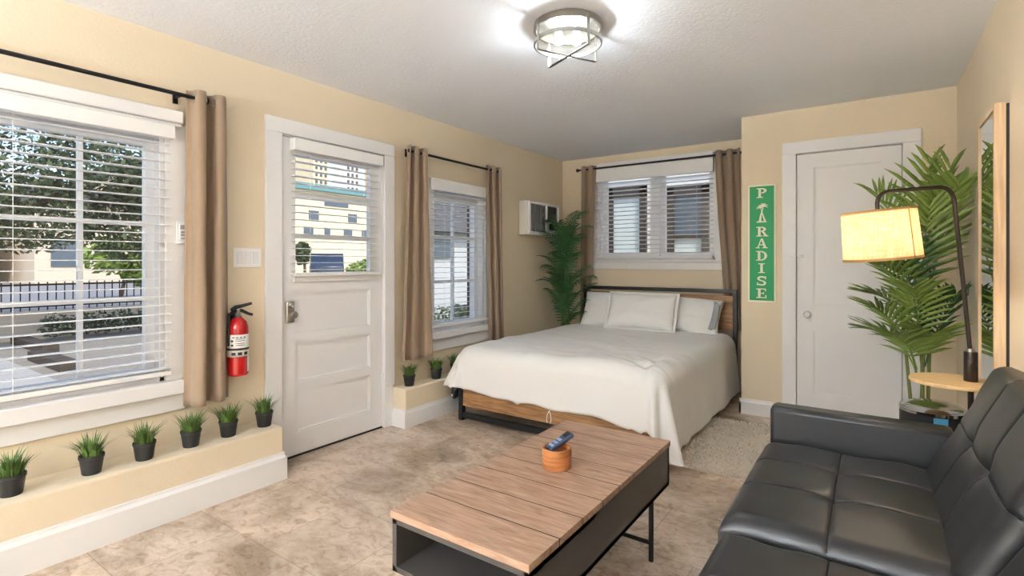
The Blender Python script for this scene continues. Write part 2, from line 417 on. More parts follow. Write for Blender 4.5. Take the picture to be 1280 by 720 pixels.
# ---------------------------------------------------------------- blinds
def blind(name, label, axis, f, u0, u1, zt, zb, pitch, valance, tilt, val_u=None, cords=(), depth=.05):
    """horizontal-slat blind; f = plane position of slat centres (x for axis 0, y for axis 1)"""
    sgn = 1 if axis == 0 else -1
    root = thing(name, label, 'blind', (f, (u0 + u1) / 2, zb) if axis == 0 else ((u0 + u1) / 2, f, zb), 'white slatted window blinds')
    def bx(mb, d0, d1, a, b_, za, zb_):
        return mb.box((f + sgn * d0, a, za), (f + sgn * d1, b_, zb_)) if axis == 0 else mb.box((a, f + sgn * d0, za), (b_, f + sgn * d1, zb_))
    va, vb = val_u or (u0 - .01, u1 + .01)
    v = bx(MB(), depth / 2 + .004, depth / 2 + .016, va, vb, valance[0], valance[1])
    bx(v, -.02, depth / 2 + .004, va, va + .01, valance[0], valance[1]); bx(v, -.02, depth / 2 + .004, vb - .01, vb, valance[0], valance[1])
    v.build('valance', 'blind', root, bevel=.002)
    bx(MB(), -.024, .024, u0, u1, zt, valance[1]).build('headrail', 'blind', root)
    s = MB(); z = zt - pitch * .6; c, sn = math.cos(tilt) * depth / 2, math.sin(tilt) * depth / 2
    zs = []
    while z > zb + .035:
        zs.append(z)
        pr = [(f - sgn * c, z + sn - .0014), (f, z - .0004), (f + sgn * c, z - sn - .0014), (f + sgn * c, z - sn + .0016), (f, z + .0028), (f - sgn * c, z + sn + .0016)]
        if sgn < 0: pr = pr[::-1]
        if axis == 0: s.prism(pr, u0, u1, 1)
        else: s.prism([(y, zz) for y, zz in pr], u0, u1, 0)
        z -= pitch
    s.build('slats', 'blind', root)
    bx(MB(), -.024, .024, u0, u1, zb, zb + .024).build('bottom_rail', 'blind', root, bevel=.003)
    for u in cords:
        k = MB()
        for d in (depth / 2 + .001,):
            p = lambda zz: (f + sgn * d, u, zz) if axis == 0 else (u, f + sgn * d, zz)
            k.tube([p(zt), p(zb + .01)], .0013, 5)
        k.build('ladder_cord', 'blind', root)
    return root

blind('window_blind', 'white slatted blind, widest of them, over the big left window', 0, .025, -.58, 1.207, 1.885, .662, .0463, (1.885, 1.953), R(0), cords=(.60, 1.15, .1))
blind('window_blind', 'small white slatted blind hanging on the entrance door glass', 0, .018, 1.915, 2.60, 1.96, 1.155, .046, (1.955, 2.03), R(-2), val_u=(1.90, 2.62), cords=(2.02, 2.45), depth=.045)
blind('window_blind', 'tall narrow white slatted blind between the two tan curtains beside the door', 0, .024, 3.15, 3.935, 1.85, .70, .0445, (1.845, 1.94), R(-4), val_u=(3.122, 3.949), cords=(3.3, 3.78), depth=.042)
bl2 = blind('window_blind', 'white slatted blind on the back wall window above the headboard', 1, YB - .05, .46, 1.73, 2.145, 1.285, .0455, (2.14, 2.335), R(-5), val_u=(.452, 1.738), cords=(.62, 1.58, 1.1))

# ---------------------------------------------------------------- doors
y0, y1, _, zt = D1
d1 = bpy.data.objects.new('door_1', None); C.objects.link(d1); d1.location = (0, 2.25, 0)
tag_struct(d1, 'white entrance door with a blind-covered window and three panels', 'door')
c = MB().box((0, 1.731, 0), (.024, 1.838, 2.05)).box((0, 2.662, 0), (.024, 2.742, .31)).box((0, 1.731, 2.05), (.026, 2.761, 2.143)).box((0, 2.662, .31), (.024, 2.761, 2.05))
c.box((-.16, 1.832, 0), (0, 1.842, 2.05)).box((-.16, 2.66, 0), (0, 2.668, 2.05)).box((-.16, 1.842, 2.042), (0, 2.66, 2.05))
c.build('door_frame', 'white', d1, bevel=.004)
la, lb, lz = 1.845, 2.656, 2.036
ga, gb, gz0, gz1 = 1.945, 2.545, 1.165, 1.93
pan = [(.779, 1.05), (.476, .717), (.154, .415)]
leaf = MB(); fx, bx_ = -.006, -.045
leaf.box((bx_, la, .012), (fx, ga, lz)).box((bx_, gb, .012), (fx, lb, lz)).box((bx_, ga, gz1), (fx, gb, lz))
zz = [.012] + [v for p in pan[::-1] for v in p] + [gz0]
for i in range(0, 8, 2): leaf.box((bx_, ga, zz[i]), (fx, gb, zz[i + 1]))
for a, b_ in pan:
    leaf.box((-.035, ga, a), (-.020, gb, b_))
    leaf.prism([(ga, a), (gb, a), (gb - .012, a + .012), (ga + .012, a + .012)], -.022, fx - .002, 0)
for a, b_ in pan:                       # bevelled sticking round each panel
    for (p, q) in (((ga, a), (gb, a + .010)), ((ga, b_ - .010), (gb, b_)), ((ga, a), (ga + .010, b_)), ((gb - .010, a), (gb, b_))):
        leaf.box((-.021, p[0], p[1]), (-.012, q[0], q[1]))
lo = leaf.build('door_leaf', 'white', d1)
g = MB()
for z in (1.683, 1.414): g.box((-.04, ga, z - .014), (-.012, gb, z + .014))
g.build('glazing_bar', 'white', lo)
MB().box((-.028, ga, gz0), (-.024, gb, gz1)).build('pane', 'glass', lo)
MB().box((-.006, 1.925, 1.118), (.012, 2.585, 1.155)).build('glass_ledge', 'white', lo, bevel=.003)
MB().prism([(1.847, 0), (2.655, 0), (2.655, .012), (1.847, .012)], -.05, .0, 0).build('threshold', 'bronze', d1)
pl = MB().box((-.006, 1.872, .862), (.012, 1.93, 1.0)).build('door_handle', 'nickel', d1, bevel=.012, label='brushed metal lock plate with a turn knob')
k = MB().lathe([(0, 0), (.012, 0), (.011, .02), (.020, .03), (.023, .042), (.018, .052), (0, .055)], (0, 0, 0), 18, mtx=Matrix.Translation((.012, 1.902, .915)) @ Matrix.Rotation(PI / 2, 4, 'Y'))
k.build('knob', 'nickel', pl, smooth=40)
MB().lathe([(0, 0), (.016, 0), (.016, .01), (.012, .013), (0, .013)], (0, 0, 0), 16, mtx=Matrix.Translation((.012, 1.90, .972)) @ Matrix.Rotation(PI / 2, 4, 'Y')).build('deadbolt', 'chrome', pl, smooth=40)
for z in (1.80, .36):
    MB().box((-.008, 2.648, z - .045), (.002, 2.666, z + .045)).tube([(.004, 2.657, z - .05), (.004, 2.657, z + .05)], .006, 8).build('hinge', 'white', d1)

x0, x1, _, zt = CD
d2 = bpy.data.objects.new('door_2', None); C.objects.link(d2); d2.location = (2.87, YC, 0)
tag_struct(d2, 'white two-panel closet door beside the green sign', 'door')
c = MB().box((2.443, YC - .022, 0), (2.54, YC, 2.09)).box((3.205, YC - .022, 0), (3.312, YC, 2.09)).box((2.443, YC - .022, 2.09), (3.312, YC, 2.183))
c.box((2.532, YC, 0), (2.54, YC + .1, 2.09)).box((3.205, YC, 0), (3.212, YC + .1, 2.09)).box((2.54, YC, 2.088), (3.205, YC + .1, 2.095))
c.build('door_frame', 'white', d2, bevel=.003)
fy, by = YC + .006, YC + .042; la, lb, lz = 2.544, 3.201, 2.083; pa, pb = 2.655, 3.085
L = MB().box((la, fy, .012), (pa, by, lz)).box((pb, fy, .012), (lb, by, lz))
for a, b_ in ((.012, .235), (.715, .915), (1.975, lz)): L.box((pa, fy, a), (pb, by, b_))
for a, b_ in ((.235, .715), (.915, 1.975)):
    L.box((pa, fy + .013, a), (pb, fy + .026, b_))
    for (p, q) in (((pa, a), (pb, a + .008)), ((pa, b_ - .008), (pb, b_)), ((pa, a), (pa + .008, b_)), ((pb - .008, a), (pb, b_))):
        L.box((p[0], fy + .006, p[1]), (q[0], fy + .014, q[1]))
L.build('door_leaf', 'white', d2)
k = MB().box((2.60, fy - .004, .77), (2.64, fy, .90)).lathe([(0, 0), (.013, 0), (.011, .022), (.024, .034), (.027, .048), (.020, .060), (0, .064)], (0, 0, 0), 18, mtx=Matrix.Translation((2.62, fy, .845)) @ Matrix.Rotation(PI / 2, 4, 'X'))
k.build('knob', 'white', d2, smooth=40)
MB().box((2.515, YC - .034, 1.285), (2.535, YC - .02, 1.300)).tube([(2.505, YC - .032, 1.292), (2.59, YC - .032, 1.292)], .004, 8).lathe([(0, 0), (.010, 0), (.010, .026), (0, .026)], (2.58, YC - .03, 1.28), 10).build('latch', 'white', d2)

# ---------------------------------------------------------------- curtain rods and curtains
def rod(label, p0, p1, finials, brackets, wall_axis, wall_at):
    root = thing('curtain_rod', label, 'curtain rod', p0, 'black curtain rods')
    MB().tube([p0, p1], .0105, 12).build('rod', 'black', root, smooth=40)
    d = (Vector(p1) - Vector(p0)).normalized()
    for i in finials:
        p = Vector((p0, p1)[i]); s = -d if i == 0 else d
        MB().tube([p, p + s * .008, p + s * .012, p + s * .03, p + s * .036], [.013, .013, .019, .019, .012], 14).build('finial', 'black', root, smooth=30)
    for t in brackets:
        p = Vector(p0).lerp(Vector(p1), t); q = p.copy(); q[wall_axis] = wall_at
        w = q.copy(); sgn = 1 if p[wall_axis] > wall_at else -1; w[wall_axis] += sgn * .008
        m_ = MB().tube([q, p], .006, 8); e = Vector((.012, .012, .03)); e[wall_axis] = .004
        m_.box(tuple(q + Vector((0, 0, 0)) - e + Vector([sgn * .004 if i == wall_axis else 0 for i in range(3)])), tuple(q + e + Vector([sgn * .004 if i == wall_axis else 0 for i in range(3)])))
        m_.build('bracket', 'black', root)
    return root

rod('long black curtain rod above the big left window', (.09, -.75, 2.115), (.09, 1.335, 2.115), [1], [.955, .05], 0, 0)
rod('short black curtain rod above the narrow window beside the door', (.09, 2.875, 2.108), (.09, 3.99, 2.108), [0, 1], [.02, .98], 0, 0)
rod('black curtain rod above the back wall window', (.285, 5.298, 2.288), (2.13, 5.298, 2.288), [0], [.1, .93], 1, YB)

def curtain(label, along, f, top, bot, zt, zb, waves, amp=.035, rodz=None, thick=.003, lean=None):
    """top, bot = (start, end) along the rod; folds run down; f = plane of the rod"""
    root = thing('curtain', label, 'curtain', ((f, sum(top) / 2, zb) if along == 1 else (sum(top) / 2, f, zb)), 'taupe curtains')
    sd = random.random() * 10
    def fn(u, v):
        z = zt + (zb - zt) * v
        e = v ** 1.25
        a = top[0] + (bot[0] - top[0]) * e; b_ = top[1] + (bot[1] - top[1]) * e
        w = u + .035 * v * math.sin(5 * u + sd) + .02 * math.sin(2.2 * v * PI + sd)*u*(1-u)*4
        k = amp * (1 + .35 * v * math.sin(3.7 * u + sd * 2))
        ph = waves * 2 * PI * w
        off = k * (math.cos(ph) + .18 * v * math.sin(2.3 * ph + sd)) + .004 * noise.noise((u * 6, v * 9, sd))
        s = a + (b_ - a) * w + .16 * (b_ - a) / waves * math.sin(2 * ph) * .5 + .004 * noise.noise((u * 5 + 7, v * 6, sd))
        q = f + off + (lean * v if lean else 0)
        return (q, s, z) if along == 1 else (s, q, z)
    MB().grid(int(waves * 22), 46, fn).build('fabric', 'curtain', root, smooth=True, solid=thick)
    if rodz:
        for i in range(int(2 * waves)):
            u = (i + .5) / (2 * waves)
            p = Vector(fn(u, (zt - rodz) / (zt - zb))); p[1 - along] = f; p.z = rodz
            ax = [0, 0, 0]; ax[along] = 1
            pts = []
            for t in range(16):
                a = 2 * PI * t / 16
                q = p.copy(); q.z += .021 * math.sin(a); q[1 - along] += .021 * math.cos(a); pts.append(q)
            MB().tube(pts, .0035, 6, closed=True).build('grommet', 'nickel', root, smooth=True)
    return root

curtain('taupe curtain beside the fire extinguisher, right of the big window', 1, .09, (1.272, 1.478), (1.26, 1.478), 2.155, .49, 2, -.036, 2.115)
curtain('wide taupe curtain beside the entrance door, left of the narrow window', 1, .09, (2.82, 3.05), (2.745, 3.125), 2.15, .487, 2.5, .034, 2.108)
curtain('taupe curtain right of the narrow window, near the air conditioner', 1, .09, (3.815, 4.02), (3.86, 4.09), 2.15, .45, 2, .028, 2.108)
curtain('taupe curtain behind the dark palm, left of the back window', 0, 5.298, (.30, .485), (.29, .40), 2.325, .45, 2, .03, 2.288)
curtain('taupe curtain at the right of the back window by the closet corner', 0, 5.298, (1.755, 2.0), (1.885, 2.04), 2.33, .60, 2.5, .03, 2.288)

# ---------------------------------------------------------------- wall items on the left
sw = thing('light_switch', 'white triple rocker light switch plate between curtain and entrance door', 'light switch', (0, 1.628, 1.273))
MB().box((0, 1.546, 1.216), (.007, 1.712, 1.330)).build('switch_plate', 'vinyl', sw, bevel=.003)
for i in range(3):
    y = 1.582 + i * .046
    MB().box((.004, y - .017, 1.239), (.012, y + .017, 1.307)).build('rocker', 'white', sw, bevel=.002)

th = thing('blind_remote', 'small white remote holder on the big window casing', 'remote', (.022, 1.262, 1.40))
MB().box((.022, 1.236, 1.343), (.034, 1.29, 1.462)).build('holder', 'white', th, bevel=.003)
MB().box((.034, 1.244, 1.36), (.044, 1.282, 1.45)).build('remote_body', 'vinyl', th, bevel=.003)
MB().box((.044, 1.249, 1.42), (.0455, 1.277, 1.443)).build('screen', 'grille', th)
for z in (1.372, 1.390, 1.405): MB().box((.044, 1.252, z - .005), (.0456, 1.274, z + .005)).build('button', 'grille', th)

ex = thing('fire_extinguisher', 'red fire extinguisher with white label hanging beside the entrance door', 'fire extinguisher', (.085, 1.545, .61))
ec = (.085, 1.53, .61); er = .054
MB().lathe([(0, 0), (er - .006, 0), (er, .008), (er, .255), (er * .96, .278), (er * .8, .302), (er * .5, .318), (.018, .326), (.018, .335), (0, .335)], ec, 32).build('tank', 'red', ex, smooth=35)
lb_ = MB().lathe([(er + .0012, .108), (er + .0012, .232)], ec, 24, a0=R(-110), a1=R(70)); lb_.lathe([(er + .0012, .02), (er + .0012, .108)], ec, 6, a0=R(30), a1=R(70))
lab = lb_.build('label', 'label', ex, smooth=True, solid=.0006)
mk = MB()
def mark(a0, a1, za, zb): mk.lathe([(er + .0022, za), (er + .0022, zb)], ec, 4, a0=R(a0), a1=R(a1))
for i in range(3): mark(-62 + i * 34, -40 + i * 34, .118, .134)
for a, w, z in ((-66, 14, .192), (-66, 14, .168)): mark(a, a + w, z, z + .011)
for z in (.206, .196, .182, .172): mark(-40, 8, z, z + .0035)
for i in range(4): mark(-58 + i * 20, -45 + i * 20, .214, .220)
mk.build('label_marks', 'ink', lab)
MB().lathe([(er + .003, .145), (er + .003, .157), (er - .001, .157), (er - .001, .145)], ec, 32, closed=True).build('strap', 'pot', ex, smooth=30)
MB().lathe([(0, .33), (.016, .33), (.016, .352), (.012, .356), (.012, .372), (0, .372)], ec, 18).build('valve', 'nickel', ex, smooth=30)
hv = Vector((ec[0], ec[1], ec[2] + .37))
MB().tube([hv + Vector((0, -.035, -.004)), hv + Vector((0, -.015, .012)), hv + Vector((.002, .02, .018)), hv + Vector((.004, .075, .03))], [.011, .012, .010, .008], 8).build('lever', 'black', ex, smooth=40)
MB().tube([hv + Vector((0, -.02, -.008)), hv + Vector((0, .02, -.008)), hv + Vector((.004, .06, -.03)), hv + Vector((.004, .08, -.036))], [.010, .010, .008, .008], 8).build('handle', 'black', ex, smooth=40)
MB().lathe([(0, 0), (.014, 0), (.014, .012), (0, .012)], (0, 0, 0), 14, mtx=Matrix.Translation((.10, 1.517, .948)) @ Matrix.Rotation(PI / 2, 4, 'Y')).build('gauge', 'chrome', ex, smooth=40)
MB().tube([hv + Vector((.0, -.03, -.01)), hv + Vector((.01, -.055, -.03)), hv + Vector((.012, -.058, -.10)), hv + Vector((.010, -.056, -.2))], .007, 8).build('hose', 'pot', ex, smooth=True)
MB().box((0, 1.505, .63), (.012, 1.558, .955)).box((.010, 1.515, .750), (.033, 1.551, .772)).box((.008, 1.52, .935), (.075, 1.545, .945)).build('wall_bracket', 'pot', ex)

# ---------------------------------------------------------------- grass pots
gp = thing('grass_pot', 'x', 'potted grass', (0, 0, 0), 'small black pots of artificial grass on the wall ledges')
MB().lathe([(0, 0), (.034, 0), (.036, .004), (.045, .070), (.048, .072), (.048, .084), (.044, .084), (.042, .072), (0, .072)], (0, 0, 0), 24).build('pot', 'pot', gp, smooth=35)
g = MB()
for i in range(170):
    a = random.random() * 2 * PI; r0 = .036 * math.sqrt(random.random()); ln = random.uniform(.06, .105); sp = random.uniform(.15, .85) * (r0 / .036 + .25)
    d = Vector((math.cos(a + random.uniform(-.5, .5)), math.sin(a + random.uniform(-.5, .5)), 0)); p = Vector((r0 * math.cos(a), r0 * math.sin(a), .072))
    sd = Vector((-d.y, d.x, 0)) * .0028
    k = len(g.v)
    for t, w in ((0, 1), (.5, .95), (1, .12)):
        q = p + Vector((0, 0, ln * t * (1 - .14 * sp * t))) + d * (ln * sp * t * t * .9)
        g.v += [tuple(q - sd * w), tuple(q + sd * w)]
    g.f += [(k, k + 1, k + 3, k + 2), (k + 2, k + 3, k + 5, k + 4)]
g.build('grass_blades', 'grass', gp)
ords = ['black grass pot cut by the photo left edge on the near ledge',
        'second black grass pot from the photo left edge on the near ledge',
        'third black grass pot from the left edge, below the big window apron',
        'black grass pot on the near ledge just left of the long taupe curtain',
        'black grass pot on the near ledge directly under the taupe curtain hem',
        'black grass pot at the ledge end beside the entrance door casing, under the extinguisher',
        'black grass pot right of the entrance door, first on the far ledge',
        'black grass pot on the far ledge under the wide curtain, second from the door',
        'black grass pot on the far ledge partly hidden behind the bedspread corner']
spots = [(.15, .575), (.152, .84), (.155, 1.045), (.15, 1.255), (.148, 1.445), (.142, 1.652), (.085, 2.852), (.085, 3.155), (.085, 3.395)]
for i, (x, y) in enumerate(spots):
    z = .30 if y < 2 else .29
    if i == 0: gp.location = (x, y, z); gp['label'] = ords[0]
    else: dup(gp, (x, y, z), i * 1.9, ords[i])

# ---------------------------------------------------------------- air conditioner
ac = thing('air_conditioner', 'white wall air conditioner with grey grille in the back left corner', 'air conditioner', (0, 4.82, 1.53))
MB().box((0, 4.49, 1.53), (.095, 5.14, 1.885)).build('case', 'ac', ac, bevel=.008)
f = MB().box((.095, 4.50, 1.536), (.125, 5.13, 1.565)).box((.095, 4.50, 1.855), (.125, 5.13, 1.88)).box((.095, 4.50, 1.565), (.125, 4.535, 1.855)).box((.095, 4.835, 1.565), (.125, 4.87, 1.855)).box((.095, 5.10, 1.565), (.125, 5.13, 1.855)).box((.095, 4.87, 1.565), (.125, 5.10, 1.69))
fr = f.build('front_panel', 'vinyl', ac, bevel=.004)
g = MB()
for i in range(24): g.box((.097, 4.535, 1.570 + i * .012), (.118, 4.835, 1.575 + i * .012))
for i in range(5): g.box((.097, 4.54 + i * .072, 1.565), (.116, 4.545 + i * .072, 1.855))
g.build('intake_grille', 'grille', ac)
g = MB()
for i in range(8): g.box((.096, 4.872, 1.695 + i * .02), (.114, 5.098, 1.702 + i * .02), None)
g.box((.0955, 4.87, 1.69), (.099, 5.10, 1.855))
g.build('outlet_louver', 'charcoal', ac)
MB().box((.125, 4.90, 1.60), (.128, 5.0, 1.665)).build('control_panel', 'dark', fr)
for y in (5.03, 5.07): MB().lathe([(0, 0), (.014, 0), (.012, .012), (0, .012)], (0, 0, 0), 14, mtx=Matrix.Translation((.125, y, 1.63)) @ Matrix.Rotation(PI / 2, 4, 'Y')).build('dial', 'pot', fr)

# ---------------------------------------------------------------- palms
def frond_mb(p0, p1, p2, n, leaf, width, droop=.25, start=.25, rise=.35, fold=.5):
    """one arching frond along a quadratic curve with paired leaflets; returns (rachis, blades) in one mesh"""
    mb = MB(); p0, p1, p2 = Vector(p0), Vector(p1), Vector(p2)
    bez = lambda t: p0 * (1 - t) ** 2 + p1 * 2 * t * (1 - t) + p2 * t * t
    mb.tube([bez(i / 10) for i in range(11)], [.0055 * (1 - .8 * i / 10) for i in range(11)], 5)
    for i in range(n):
        t = start + (1 - start) * (i + .5) / n
        p = bez(t); tan = (bez(min(1, t + .02)) - bez(t - .02)).normalized()
        side = tan.cross(Vector((0, 0, 1)))
        if side.length < .15: side = tan.cross(Vector((0.3, 1, 0)))
        side.normalize(); up = side.cross(tan).normalized()
        s = (t - start) / (1 - start)
        ln = leaf * (math.sin(PI * (.16 + .72 * s)) ** .7) * random.uniform(.85, 1.1)
        for sg in (-1, 1):
            fw = .55 + .65 * s
            d = (side * sg * (1 - .35 * s) + tan * fw + up * rise * random.uniform(.6, 1.3)).normalized()
            wd = d.cross(up).normalized() * width
            k = len(mb.v)
            for q, w in ((0, .35), (.3, 1), (.68, .8), (1, .06)):
                c = p + d * ln * q + Vector((0, 0, -droop * ln * q * q)) + up * (0)
                mb.v += [tuple(c - wd * w), tuple(c + up * width * fold * w * -1), tuple(c + wd * w)]
            for q in range(3):
                a = k + q * 3
                mb.f += [(a, a + 1, a + 4, a + 3), (a + 1, a + 2, a + 5, a + 4)]
    return mb

def clampx(mb, lo, hi, axis=0):
    mb.v = [tuple(min(hi + .0004 * i % .004, max(lo, c)) if j == axis else c for j, c in enumerate(v)) for i, v in enumerate(mb.v)]
    return mb

# right palm: four slim stems, fronds opening fan-like
pr = thing('potted_palm', 'bright green potted palm in the corner behind the floor lamp', 'plant', (3.27, 3.98, 0))
B = Vector((3.27, 3.98, 0))
MB().lathe([(0, 0), (.085, 0), (.105, .17), (.112, .17), (.112, .19), (.10, .19), (.098, .165), (0, .165)], tuple(B), 28).build('pot', 'pot', pr, smooth=35)
MB().lathe([(0, .17), (.098, .166)], tuple(B), 20).build('soil', 'soil', pr)
for dx, dy, tz, ex_, ey in ((-.03, 0, 1.0, -.05, -.03), (.01, -.03, .9, -.02, -.03), (.03, .01, 1.2, .0, .0), (.0, .03, 1.1, .03, -.02)):
    MB().tube([B + Vector((dx, dy, .16)), B + Vector((dx * 1.4 + ex_ * .4, dy + ey * .4, .16 + (tz - .16) * .5)), B + Vector((dx * 1.5 + ex_, dy + ey, tz))], [.010, .009, .006], 7).build('stem', 'stem', pr, smooth=True)
FR = [  # start, bend, tip (relative to base)
    ((-.03, -.02, .95), (-.03, -.03, 1.45), (.04, -.12, 1.84)),
    ((0, 0, 1.0), (.06, -.05, 1.5), (.13, -.12, 1.80)),
    ((0, 0, 1.0), (-.10, -.02, 1.55), (-.22, -.10, 1.66)),
    ((.02, 0, 1.0), (.10, -.12, 1.5), (.14, -.38, 1.66)),
    ((.02, 0, 1.0), (.12, -.02, 1.45), (.16, .08, 1.72)),
    ((0, -.02, .9), (.0, -.10, 1.3), (.02, -.34, 1.56)),
    ((0, 0, .85), (-.10, -.08, 1.2), (-.24, -.22, 1.25)),
    ((-.02, 0, .78), (-.10, -.06, 1.04), (-.27, -.16, 1.06)),
    ((-.02, -.02, .60), (-.09, -.10, .92), (-.25, -.22, .98)),
    ((-.02, -.02, .58), (-.10, -.06, .84), (-.28, -.12, .84)),
    ((0, -.02, .65), (-.02, -.15, 1.0), (-.05, -.34, 1.10)),
    ((.02, 0, .62), (.08, -.05, .92), (.15, -.14, 1.06)),
    ((0, 0, .9), (-.04, .02, 1.3), (-.13, .05, 1.5)),
    ((0, -.02, .8), (-.06, -.14, 1.2), (-.12, -.28, 1.38)),
    ((0, -.02, .55), (.02, -.08, .82), (.04, -.24, .84)),
    ((-.02, -.02, .55), (-.05, -.14, .80), (-.14, -.30, .82)),
]
for k, (a, b_, c) in enumerate(FR):
    random.seed(100 + k)
    m_ = frond_mb(B + Vector(a), B + Vector(b_), B + Vector(c), 12, .31 if k < 6 else .26, .0125, droop=.22, start=.3)
    clampx(m_, 2.9, 3.488); clampx(m_, 3.2, 4.57, 1)
    m_.build('frond', 'frond' if k not in (11, 13) else 'frond2', pr)

pl_ = thing('potted_palm', 'dark green bushy palm in the back left corner behind the bed', 'plant', (.268, 4.98, 0))
B = Vector((.268, 4.98, 0))
MB().lathe([(0, 0), (.07, 0), (.085, .2), (.09, .2), (.09, .215), (.08, .215), (.08, .195), (0, .195)], tuple(B), 24).build('pot', 'pot', pl_, smooth=35)
for dx, dy in ((-.03, .02), (.02, -.02), (.03, .03), (-.01, -.03)):
    MB().tube([B + Vector((dx, dy, .19)), B + Vector((dx * 1.2, dy, .7)), B + Vector((dx * 1.6, dy - .02, 1.25))], [.010, .009, .006], 7).build('stem', 'stem', pl_, smooth=True)
for k in range(40):
    random.seed(300 + k)
    z0_ = .45 + .98 * (k / 39) ** .9 + random.uniform(-.05, .05)
    ang = k * 2.4
    rr = random.uniform(.14, .36)
    dx, dy = math.cos(ang), math.sin(ang)
    dx = dx * (.75 if dx < 0 else 1.0); dy = dy if dy < 0 else dy * .7
    up = random.uniform(.32, .52)
    a = B + Vector((0, 0, z0_)); b_ = B + Vector((dx * rr * .3, dy * rr * .3 - .01, z0_ + up * .75)); c = B + Vector((dx * rr, dy * rr - .02, z0_ + up * random.uniform(.72, 1.0)))
    m_ = frond_mb(a, b_, c, 15, random.uniform(.13, .21), .0085, droop=random.uniform(.25, .7), start=.12, rise=.15)
    m_.v = [v if v[2] > .60 else (v[0] * .6 + .268 * .4, v[1], v[2]) for v in m_.v]
    m_.v = [(max(v[0], .145), v[1], v[2]) if 1.46 < v[2] < 1.93 else v for v in m_.v]; clampx(m_, .012, .62); clampx(m_, 4.5, 5.29, 1)
    m_.build('frond', 'frond2', pl_)
random.seed(11)

# ---------------------------------------------------------------- bed
bed = thing('bed_frame', 'wooden bed frame with black metal posts and a planked headboard', 'bed', (1.17, 4.2, 0))
hb = MB().box((.392, 5.205, .95), (1.985, 5.245, .985)).box((.392, 5.205, 0), (.43, 5.245, .95)).box((1.947, 5.205, 0), (1.985, 5.245, .95)).box((.43, 5.21, .30), (1.947, 5.24, .335))
hf = hb.build('headboard_frame', 'black', bed, bevel=.002)
p = MB()
for a, b_ in ((.60, .765), (.768, .925)): p.box((.43, 5.215, a), (1.947, 5.237, b_))
p.build('headboard_panel', 'bedwood', bed, bevel=.002)
fp = MB().box((.34, 3.135, 0), (.38, 3.175, .36)).box((1.925, 3.135, 0), (1.965, 3.175, .36)).box((.38, 3.14, .022), (1.925, 3.17, .065))
fp.build('footboard_frame', 'black', bed, bevel=.002)
p = MB()
for a, b_ in ((.115, .225), (.228, .345)): p.box((.38, 3.143, a), (1.925, 3.167, b_))
p.build('footboard_panel', 'bedwood', bed, bevel=.002)
for x in (.345, 1.93): MB().box((x, 3.175, .20), (x + .03, 5.205, .30)).build('side_rail', 'black', bed)
s = MB()
for i in range(12): s.box((.375, 3.24 + i * .16, .285), (1.93, 3.32 + i * .16, .30))
s.build('slats', 'black', bed)
mt = MB().box((.385, 3.185, .302), (1.94, 5.20, .545)).build('mattress', 'duvet', None, bevel=.04)
tag(mt, 'thick white mattress under the bedspread on the wooden bed frame', 'mattress')

